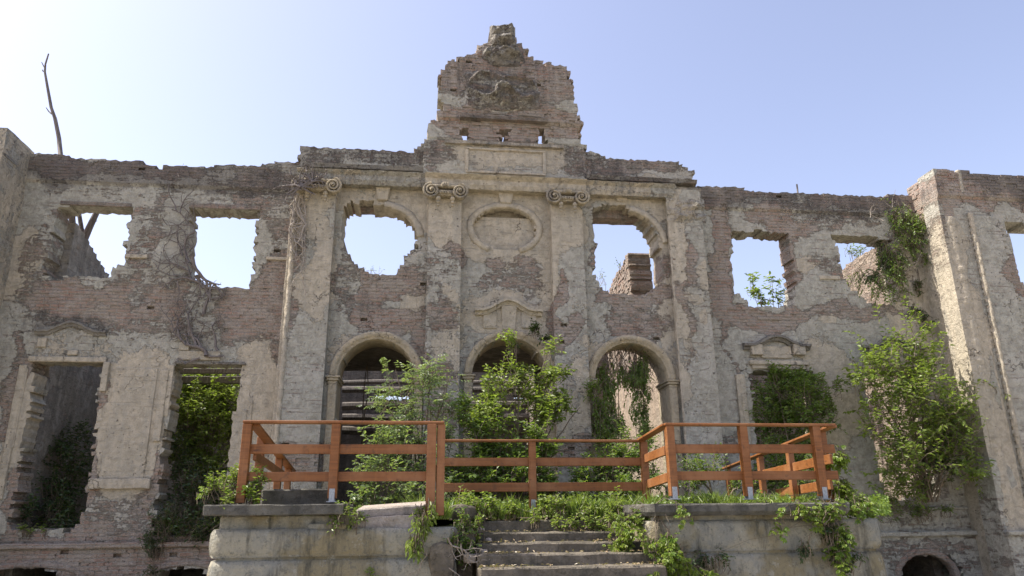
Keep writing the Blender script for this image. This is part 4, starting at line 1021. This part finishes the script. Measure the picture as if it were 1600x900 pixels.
# sapling before the centre arch and its bushes
plant('young_tree', 'bright yellow-green young tree growing before the centre arch', 'tree',
 [(800,610,-1.8,40,50,.5),(770,650,-1.9,50,34,.5),(860,590,-1.8,22,62,.4,.9),(845,650,-1.8,30,40,.5),(800,555,-1.8,12,36,.2,.5),(882,625,-1.9,26,22,.4,.35),(905,640,-2,18,8,.3,.2),(745,665,-1.9,26,25,.4),(760,590,-1.8,14,14,.2,.3),(862,540,-1.7,7,20,.2,.4)],
 G(815, -1.8), 420, .095, 21, L_FRESH, stem_r=.025, twigL=.36, per=9, spread=.6)
plant('elder_sapling', 'pale feathery-leaved sapling rising between the left arch and the second pilaster', 'sapling',
 [(625,610,-2.4,30,34,.4),(665,595,-2.4,26,30,.4),(690,625,-2.4,24,44,.4,.7),(645,655,-2.4,40,26,.4),(705,600,-2.3,14,24,.3,.4),(610,580,-2.4,14,16,.3,.6),(672,570,-2.2,12,16,.2,.6),(600,640,-2.4,14,26,.3,.5)],
 G(665, -2.4), 110, .085, 22, L_PALE, style='pinnate', stem_r=.022, twigL=.40, per=4, spread=.6)
plant('leafy_shrub', 'broad pale green shrub behind the left railing at the foot of the left arch', 'shrub',
 [(640,720,-2.9,58,38,.5),(590,760,-3.1,44,28,.5),(660,770,-3.2,44,26,.5),(625,685,-2.7,34,24,.4),(560,780,-3.3,18,14,.3),(690,720,-2.7,26,44,.4)], G(640, -2.9), 520, .085, 23, L_PALE, stem_r=.015, twigL=.3, per=8)
plant('leafy_shrub', 'dense green shrub behind the middle railing, left of its centre post', 'shrub',
 [(735,745,-2.6,46,34,.5),(800,740,-2.6,44,34,.5),(760,690,-2.3,50,26,.5),(720,650,-2.3,22,24,.3,.5),(845,700,-2.3,30,34,.4),(860,760,-2.6,34,24,.4)], G(780, -2.5), 760, .085, 24, L_MID, stem_r=.015, twigL=.3, per=9)
plant('leafy_shrub', 'low green shrub behind the right half of the middle railing', 'shrub',
 [(950,740,-2.5,50,30,.5),(985,700,-2.2,30,26,.4),(930,775,-2.9,50,16,.5),(975,770,-2.9,34,18,.4),(1015,735,-2.5,22,30,.4,.6)], G(960, -2.5), 560, .08, 25, L_MID, stem_r=.012, twigL=.28, per=8)
plant('hanging_vine', 'green vine hanging in two curtains inside the right arch', 'vine',
 [(945,605,-.1,18,54,.18),(1000,620,.0,20,64,.2),(975,580,.2,34,22,.2),(935,640,-.45,16,46,.15),(1000,570,.2,24,18,.2),(950,670,-.5,28,24,.3)], A(985, 540, .1), 560, .07, 26, L_MID, stem_r=.008, twigL=.34, per=9, droop=1.0, updir=.1, leafpart='foliage', stempart='stem')
plant('hanging_vine', 'lighter vine leaves climbing around the left jamb of the right arch', 'vine',
 [(930,620,-.6,12,40,.12),(945,690,-.8,24,20,.2),(1000,680,-.8,18,22,.2)], G(940, -.8), 110, .065, 27, L_MID, stem_r=.008, twigL=.28, per=8, leafpart='foliage', stempart='stem')
plant('ivy_tuft', 'small dark tuft of ivy sprouting above the centre arch', 'ivy', [(836,514,-.5,10,12,.12),(845,528,-.5,12,6,.1),(808,540,-.45,6,8,.1)], A(836, 524, -.4), 40, .075, 28, L_DARK, stem_r=.006, twigL=.2, leafpart='foliage', stempart='stem')
# windows on the right
plant('climbing_vine', 'dense green creeper filling the tall window beneath the curved hood', 'creeper',
 [(1220,620,.1,44,36,.3),(1210,670,.1,30,44,.3),(1265,650,-.4,28,60,.25),(1235,590,-.1,44,14,.25),(1290,600,-.4,20,22,.2,.5),(1225,730,-.4,40,34,.4),(1300,640,-.5,14,44,.2,.4)], G(1240, -.4), 1150, .085, 29, L_MID, stem_r=.012, twigL=.32, per=9, leafpart='foliage', stempart='stem')
plant('leafy_shrub', 'dark shrub on the terrace behind the right railing under the last pilaster', 'shrub', [(1105,725,-1.8,40,22,.4),(1080,750,-2.2,30,16,.4),(1250,745,-2.4,36,24,.4),(1180,750,-2.4,40,14,.4)], G(1120, -2), 260, .065, 30, L_MID, per=8, twigL=.25)
plant('ivy', 'ivy tumbling over the wall top into the inner corner by the right wing', 'ivy',
 [(1330,455,.1,16,10,.12,.5),(1450,400,-.2,12,40,.1,.5),(1412,335,-.12,30,24,.12),(1425,380,-.15,20,34,.15),(1395,400,-.1,18,30,.12),(1385,445,-.1,24,26,.15),(1435,350,-.3,12,30,.12),(1350,440,.2,14,20,.15,.5),(1400,440,-.15,14,34,.12)], A(1400, 312, .1), 330, .065, 31, L_MID, stem_r=.010, twigL=.36, per=8, spread=1.1, droop=.7, updir=.2, leafpart='foliage', stempart='stem')
plant('ivy', 'bare-stemmed dark ivy lining the right side of the upper right window', 'ivy', [(1378,400,.1,12,34,.15),(1372,440,.1,18,20,.15),(1400,420,-.1,14,40,.1)], A(1395, 372, .1), 120, .07, 32, L_DARK, stem_r=.01, droop=.8, updir=.1, leafpart='foliage', stempart='stem')
plant('ivy', 'thin trail of small leaves running down the shaded cream wall by the wing corner', 'ivy', [(1436,455,-.1,8,22,.08),(1440,490,-.1,10,18,.08),(1450,505,-.15,9,10,.08),(1428,480,-.1,6,18,.06)], A(1430, 420, -.03), 60, .06, 33, L_DARK, stem_r=.006, twigL=.2, droop=.6, leafpart='foliage', stempart='stem')
plant('sapling', 'light green sapling showing through the upper window right of the risalit', 'sapling', [(1205,440,2.2,10,16,.2),(1200,465,2.2,28,12,.3),(1172,455,2.2,10,22,.2),(1218,465,2.2,8,12,.2)], Vector((A(1198, 460, 2.2).x, 2.2, 1.3)), 44, .14, 34, L_FRESH, stem_r=.02, twigL=.4, per=6)
plant('sapling', 'thin spring twigs behind the right arched upper window', 'sapling', [(945,430,3,10,12,.3),(965,420,3,10,10,.3),(938,440,3,6,10,.2)], Vector((A(950, 440, 3).x, 3, 1.3)), 14, .06, 35, L_PALE, stem_r=.02, twigL=.4, per=4)
plant('sapling', 'faint twigs rising behind the sill of the left arched upper window', 'sapling', [(572,420,3,8,4,.3),(590,423,3,8,3,.3)], Vector((A(580, 430, 3).x, 3, 1.3)), 8, .05, 36, L_PALE, stem_r=.02, twigL=.3, per=4)
plant('sapling', 'pale sprigs against the sky in the rightmost upper window', 'sapling', [(1330,400,2.4,16,22,.4),(1320,440,2.4,8,14,.3)], Vector((A(1330, 430, 2.4).x, 2.4, 1.3)), 30, .09, 37, L_PALE, stem_r=.02, twigL=.4, per=5)
# left windows
plant('interior_shrub', 'large sunlit leafy bush filling the tall window left of the terrace', 'shrub',
 [(335,640,1.8,50,50,.8),(300,680,1.8,44,60,.8),(350,700,1.6,30,60,.6),(320,600,2.2,50,22,.7),(295,620,2.2,30,30,.6)], Vector((A(315, 700, 1.8).x, 1.8, 1.2)), 1150, .10, 38, L_FRESH, stem_r=.02, twigL=.4, per=9)
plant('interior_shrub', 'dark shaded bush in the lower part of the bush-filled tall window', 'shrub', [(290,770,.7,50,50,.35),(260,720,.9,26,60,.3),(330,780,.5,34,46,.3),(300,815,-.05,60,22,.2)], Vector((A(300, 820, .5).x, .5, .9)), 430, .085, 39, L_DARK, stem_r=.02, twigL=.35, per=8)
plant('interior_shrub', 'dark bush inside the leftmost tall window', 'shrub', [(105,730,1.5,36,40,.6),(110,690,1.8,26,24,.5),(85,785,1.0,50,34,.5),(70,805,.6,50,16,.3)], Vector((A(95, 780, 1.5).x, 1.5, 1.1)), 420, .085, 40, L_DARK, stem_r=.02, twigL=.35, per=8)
plant('weed', 'small bright weed on the sill of the leftmost tall window', 'weed', [(38,826,-.05,16,4,.1),(70,828,-.05,8,2,.08)], A(45, 832, .05), 22, .06, 41, L_FRESH, stem_r=.004, twigL=.14, per=5, leafpart='leaves', stempart='stem')
plant('ivy', 'dull green creeper covering the plinth between the left tall windows', 'creeper', [(255,820,-.18,22,24,.08),(245,860,-.2,18,34,.08),(290,830,-.2,44,10,.1)], A(250, 890, -.12), 200, .05, 42, L_DARK, stem_r=.005, twigL=.2, leafpart='foliage', stempart='stem')
# terrace edge plants
plant('cap_weed', 'yellow-green bush growing on the left end of the left terrace cap', 'shrub',
 [(365,765,-5.65,30,18,.2),(400,758,-5.6,22,16,.2),(325,765,-5.75,14,8,.12,.6),(395,776,-5.8,20,8,.12),(350,780,-5.85,16,8,.1),(372,742,-5.6,26,10,.15,.6)], A(380, 788, -5.7), 200, .055, 43, L_DRYG, stem_r=.006, twigL=.2, per=8, leafpart='leaves', stempart='stem')
plant('hanging_plant', 'bright grassy plant hanging over the left terrace wall below the thick post', 'plant', [(660,815,-6.0,20,10,.1),(656,845,-6.05,14,14,.06),(668,800,-5.85,22,8,.15)], A(662, 806, -5.85), 90, .085, 44, L_FRESH, stem_r=.005, twigL=.22, per=6, droop=.9, updir=.1, leafpart='leaves', stempart='stem', aspect=.3)
plant('hanging_plant', 'small sprig on the joint at the right end of the left cap', 'plant', [(533,800,-5.95,14,10,.08),(523,815,-6.0,8,8,.05),(555,808,-5.9,14,8,.08)], A(535, 806, -5.9), 40, .055, 45, L_FRESH, stem_r=.004, twigL=.18, per=5, droop=.5, leafpart='leaves', stempart='stem')
plant('hanging_plant', 'single yellow-green sprout low on the left terrace wall', 'plant', [(576,896,-6.0,6,5,.04)], A(576, 903, -5.93), 6, .06, 46, L_FRESH, stem_r=.003, twigL=.12, per=5, leafpart='leaves', stempart='stem')
plant('weed', 'leafy weeds crowding the head of the stairs left of the middle post', 'weed',
 [(760,785,-4.7,30,12,.3),(800,795,-4.8,34,12,.25),(745,800,-5.0,20,16,.2),(838,806,-5.1,10,12,.1),(720,780,-4.7,20,14,.2),(745,830,-5.4,10,24,.12,.5)], G(780, -4.7), 230, .06, 47, L_DRYG, stem_r=.005, twigL=.2, per=7, leafpart='leaves', stempart='stem')
plant('weed', 'shaded weeds hanging down the broken masonry at the left side of the stairs', 'weed',
 [(728,825,-5.5,14,20,.12),(722,855,-5.7,12,22,.1),(740,805,-5.3,16,12,.12),(708,835,-5.85,8,12,.06)], A(730, 815, -5.4), 150, .055, 53, L_MID, stem_r=.005, twigL=.2, per=7, droop=.5, leafpart='leaves', stempart='stem')
plant('weed', 'leafy weeds spilling over the right half of the top steps', 'weed',
 [(900,795,-4.9,40,10,.25),(935,815,-5.15,40,10,.12),(965,790,-4.9,26,16,.25),(890,820,-5.15,30,6,.1),(870,785,-4.7,30,10,.3)], G(920, -4.8), 230, .06, 48, L_FRESH, stem_r=.005, twigL=.2, per=7, leafpart='leaves', stempart='stem')
plant('creeper', 'five-leaved creeper cascading beside the stairs at the left corner of the right terrace wall', 'creeper',
 [(990,810,-5.6,24,18,.15),(975,830,-5.7,16,16,.1),(1045,835,-6.1,14,34,.08),(1055,870,-6.15,24,22,.1),(1030,870,-6.15,16,22,.1),(1010,845,-6.05,16,16,.1,.6),(960,850,-5.75,10,8,.06,.5),(1020,890,-6.2,14,10,.1),(1068,795,-6.08,14,10,.06,.5),(1085,895,-6.1,26,12,.1,.6)], A(1020, 790, -5.7), 150, .075, 49, L_DRYG, style='palmate', stem_r=.008, twigL=.26, per=5, droop=.7, updir=.1, leafpart='leaves', stempart='stem')
plant('creeper', 'five-leaved creeper climbing the right railing end and trailing over the right terrace wall', 'creeper',
 [(1310,715,-5.4,16,26,.15),(1318,755,-5.5,22,26,.2),(1290,790,-5.95,40,8,.08),(1270,800,-6.07,44,10,.06),(1335,790,-5.8,24,14,.15),(1240,795,-6.07,24,8,.05),(1300,830,-6.05,18,30,.06),(1310,870,-6.08,14,30,.06,.6),(1220,825,-6.05,10,8,.04,.4),(1350,800,-5.6,14,8,.1),(1205,775,-5.9,20,8,.1,.5)], A(1310, 790, -5.6), 190, .07, 50, L_DRYG, style='palmate', stem_r=.008, twigL=.26, per=5, droop=.5, updir=.2, leafpart='leaves', stempart='stem')
plant('creeper', 'dark creeper mat hanging in shade low on the right terrace wall', 'creeper', [(1300,850,-6.02,16,40,.05),(1255,850,-6.0,20,14,.04,.5),(1120,880,-6.02,30,16,.04,.5),(1330,880,-6.0,14,20,.04,.6)], A(1305, 812, -5.97), 120, .05, 51, L_DARK, stem_r=.005, twigL=.2, droop=.8, leafpart='leaves', stempart='stem')
plant('weed', 'sparse weeds on the plinth at the foot of the right wing', 'weed', [(1400,780,-.3,40,10,.12),(1480,795,-.3,50,6,.1),(1440,765,-.4,30,12,.15),(1380,810,-.3,24,24,.1,.4),(1440,805,-.2,34,10,.1)], A(1420, 800, -.1), 150, .06, 52, L_MID, stem_r=.005, twigL=.22, per=6, leafpart='leaves', stempart='stem')

# grass and ground cover on the terrace: uncountable
def grass(name, label, regions, seed, n, mat=L_GRASS, h=.30):
    r = random.Random(seed); v = []; f = []
    for (x0p, x1p, Y0, Y1, wt, z) in regions:
        for _ in range(int(n*wt)):
            Y = r.uniform(Y0, Y1); x = r.uniform(XZ(x0p, 790, Y)[0], XZ(x1p, 790, Y)[0])
            if fbm(np.array(x*1.8), np.array(Y*1.8), seed)+r.uniform(-.06, .06) < .49: continue
            H = h*r.uniform(.25, 1.5)*(.5+1.2*max(0, float(fbm(np.array(x*3.), np.array(Y*3.), seed+3))-.3)); a = r.uniform(0, 6.28); w = .006+.006*r.random(); ln = H*r.uniform(.2, .8); b = r.uniform(0, 6.28)
            p = Vector((x, Y, z)); s = Vector((math.cos(a), math.sin(a), 0))*w; l_ = Vector((math.cos(b), math.sin(b), 0))*ln
            k = len(v); v += [p-s, p+s, p+s*.8+l_*.3+Vector((0, 0, H*.6)), p-s*.8+l_*.3+Vector((0, 0, H*.6)), p+l_+Vector((0, 0, H))]
            f += [(k, k+1, k+2, k+3), (k+3, k+2, k+4)]
    me = bpy.data.meshes.new(name); me.from_pydata([tuple(p) for p in v], [], f); o = link(name, me, mat)
    tag(o, label, 'grass', kind='stuff')
ZG = ZT-.06
grass('grass', 'rough green grass growing over the terrace behind the railings', [(700,1010,-4.9,-1.5,1.0,ZG),(1010,1340,-5.45,-3.0,2.0,ZG),(560,700,-4.6,-2,.4,ZG),(420,540,-4.6,-3,.2,ZG),(860,960,-4.95,-4.6,.3,ZG)], 5, 8000)
grass('grass', 'tuft of long dry grass at the foot of the thick corner post', [(672,705,-5.75,-5.4,1,zb3-.02)], 6, 260, h=.26)
def cover(name, label, regions, seed, mat):
    r = random.Random(seed); v = []; f = []
    for (x0p, x1p, Y0, Y1, n, z, hh) in regions:
        for _ in range(n):
            Y = r.uniform(Y0, Y1); x = r.uniform(XZ(x0p, 790, Y)[0], XZ(x1p, 790, Y)[0]); q = float(fbm(np.array(x*2.4), np.array(Y*2.4), seed+7))
            if q < .42: continue
            p = Vector((x, Y, z+r.random()*hh*(q+.3))); leaf(v, f, p, (rv(r)+Vector((0, 0, .3))).normalized(), (Vector((0, -.3, 1))+rv(r)*.5).normalized(), r.uniform(.04, .08), .04)
    me = bpy.data.meshes.new(name); me.from_pydata([tuple(p) for p in v], [], f); tag(link(name, me, mat), label, 'plants', kind='stuff')
cover('ground_cover', 'low leafy ground cover spreading among the grass of the terrace', [(700,1010,-4.9,-1.2,9000,ZG,.30),(1010,1390,-5.4,-.8,11000,ZG,.32),(430,700,-4.7,-1,5000,ZG,.24)], 8, L_MID)
def litter():
    r = random.Random(77); v = []; f = []
    for _ in range(700):
        k = r.randrange(5); Y = rows[k][1]+r.uniform(.0, .32); x = r.choice((r.uniform(sx0, sx1), sx0+abs(r.gauss(0, .35)), sx1-abs(r.gauss(0, .4)))); z = zsx[k]+.012
        leaf(v, f, Vector((x, Y, z+r.random()*.01)), (rv(r)*Vector((1, 1, .2))).normalized(), (Vector((0, 0, 1))+rv(r)*.4).normalized(), r.uniform(.03, .07), .025)
    me = bpy.data.meshes.new('leaf_litter'); me.from_pydata([tuple(p) for p in v], [], f); tag(link('leaf_litter', me, M_LIT), 'dry brown leaf litter lying on the stair treads', 'leaf litter', kind='stuff')
M_LIT = leaf_mat('dry_leaves', (.22,.15,.08), (.30,.22,.12), (.38,.31,.19), .15)
litter()
cover('ground_cover', 'weeds covering the floor inside the ruin', [(-100,420,.6,4,6000,1.25,.4),(900,1700,.6,5,9000,1.25,.7)], 9, L_MID)

# dead wood
def twigtree(name, label, cat, paths, mat, part=None):
    v = []; f = []
    for (P, r0, r1) in paths:
        n = len(P); tube(v, f, P, [r0+(r1-r0)*i/(n-1) for i in range(n)], 6)
    me = bpy.data.meshes.new(name); me.from_pydata(v, [], f); return tag(link(name, me, mat, None, True), label, cat)
def pp(l, Y): return [A(x, y, Y) for x, y in l]
twigtree('dead_branch', 'bare crooked dead branch sticking up from the top of the left wall', 'branch',
 [(pp([(95,246),(92,215),(86,185),(80,168),(74,135),(70,112),(71,100),(76,84)], .2), .055, .015), (pp([(81,178),(76,174),(72,168)], .2), .02, .008), (pp([(71,108),(68,103),(65,97)], .2), .02, .008), (pp([(70,112),(67,111),(66,109)], .2), .02, .01)], M_DEAD)
x_, z_ = XZ(118, 434, 1.5)
twigtree('dead_tree', 'dark forked bare trunk standing inside the upper left window', 'tree', [([(x_, 1.5, 1.2), (x_, 1.5, z_)]+pp([(120,420),(124,400),(131,375),(140,355),(150,334),(160,310)], 1.5), .13, .06), (pp([(131,376),(127,355),(123,330),(120,310)], 1.5), .06, .045), (pp([(131,365),(140,350),(152,345)], 1.5), .02, .008)], M_DEAD)
x_, z_ = XZ(104, 434, 1.2)
twigtree('dead_tree', 'thick dark trunk at the left edge of the upper left window', 'tree', [([(x_, 1.2, 1.2), (x_, 1.2, z_)]+pp([(106,415),(110,385),(113,355),(112,325)], 1.2), .14, .07)], M_DEAD)
twigtree('metal_rod', 'thin rusty rod standing on the wall top right of the central block', 'rod', [(pp([(1247,306),(1246,296),(1245,288)], .2), .022, .02)], M_DEAD)
def deadivy(name, label, seeds, Y, seed, mat, xmax=9999, xmin=-99):
    r = random.Random(seed); v = []; f = []
    for (px, py, ang, ln, th) in seeds:
        def grow(x, y, a, l, t, dep):
            P = [A(x, y, Y-r.uniform(.01, .05))]; k = max(3, int(l/7)); 
            for i in range(k):
                a += r.gauss(0, .28); x += math.cos(a)*l/k; y -= math.sin(a)*l/k
                if x > xmax or x < xmin: a = math.pi-a; x = min(max(x, xmin), xmax)
                P.append(A(x, y, Y-r.uniform(.01, .06)))
                if dep < 3 and r.random() < .38: grow(x, y, a+r.choice((-1, 1))*r.uniform(.4, 1.1), l*r.uniform(.35, .65), t*.6, dep+1)
            tube(v, f, P, [t*(1-.65*i/(len(P)-1)) for i in range(len(P))], 5)
        grow(px, py, ang, ln, th, 0)
    me = bpy.data.meshes.new(name); me.from_pydata(v, [], f); return tag(link(name, me, mat, None, True), label, 'dead ivy')
U_ = math.pi/2
deadivy('dead_ivy', 'bare dead ivy stems spreading over the wall between the two upper left windows', [(292,405,U_+.7,105,.028),(296,410,U_+.5,80,.02),(290,420,U_+1.1,60,.02),(300,425,U_+1.3,60,.018),(285,400,U_+.3,50,.02),(280,430,U_+1.9,50,.016),(258,330,U_+1.2,20,.012)], -.06, 61, M_DEAD, 304)
deadivy('dead_ivy', 'knotted dead ivy trunk creeping down below the second upper window to the lintel beneath', [(322,556,U_-.15,70,.05),(306,540,U_+.1,60,.04),(340,548,U_+.6,40,.035),(318,490,U_-.1,50,.045),(318,450,U_+.6,60,.04),(325,440,U_+1.0,50,.03),(300,400,-U_+.3,60,.05),(306,430,-U_+.5,50,.04),(290,540,U_+.5,90,.014),(270,520,U_-.3,80,.014),(322,556,-.4,26,.03),(312,560,-2.6,24,.03)], -.06, 62, M_DEAD, 352)
deadivy('dead_ivy', 'tangled dark bird-nest-like mass of dead ivy on the first pilaster capital', [(470,292,a_, 26, .03) for a_ in np.linspace(-.4, 3.6, 16)]+[(488,284,a_, 22, .025) for a_ in np.linspace(-.3, 3.4, 12)]+[(470,288,math.pi-.1,24,.02)], -.78, 63, M_DEAD, 512)
deadivy('dead_ivy', 'pale dead ivy stems hanging from the capital down the left edge of the first pilaster', [(465,306,-U_-.08,110,.035),(469,306,-U_-.02,80,.03),(461,306,-U_-.12,90,.025),(472,306,-U_-.05,60,.025)], -.52, 64, M_PALE, 478, 452)
deadivy('dead_ivy', 'dry brown stems dangling in the crown of the right arch', [(x, 545+abs(x-980)*.1, -U_+random.uniform(-.3, .3), random.uniform(25, 60), .010) for x in range(948, 1022, 3)], .3, 65, M_DEAD)
deadivy('dead_ivy', 'pale bare creeper stems on the wall top beside the ivy near the right wing', [(1400,330,2.6,30,.012),(1380,345,2.2,28,.012),(1440,395,-2.2,60,.018),(1360,340,1.9,20,.01),(1445,300,-1.8,40,.012)], -.12, 66, M_PALE)
deadivy('dead_ivy', 'thin dry stems hanging beside the steps on the left terrace wall end', [(666,860,-U_,45,.010),(690,880,-.6,40,.012),(700,840,-1.2,50,.014),(720,850,-1.0,40,.012)], YF-.02, 67, M_PALE)
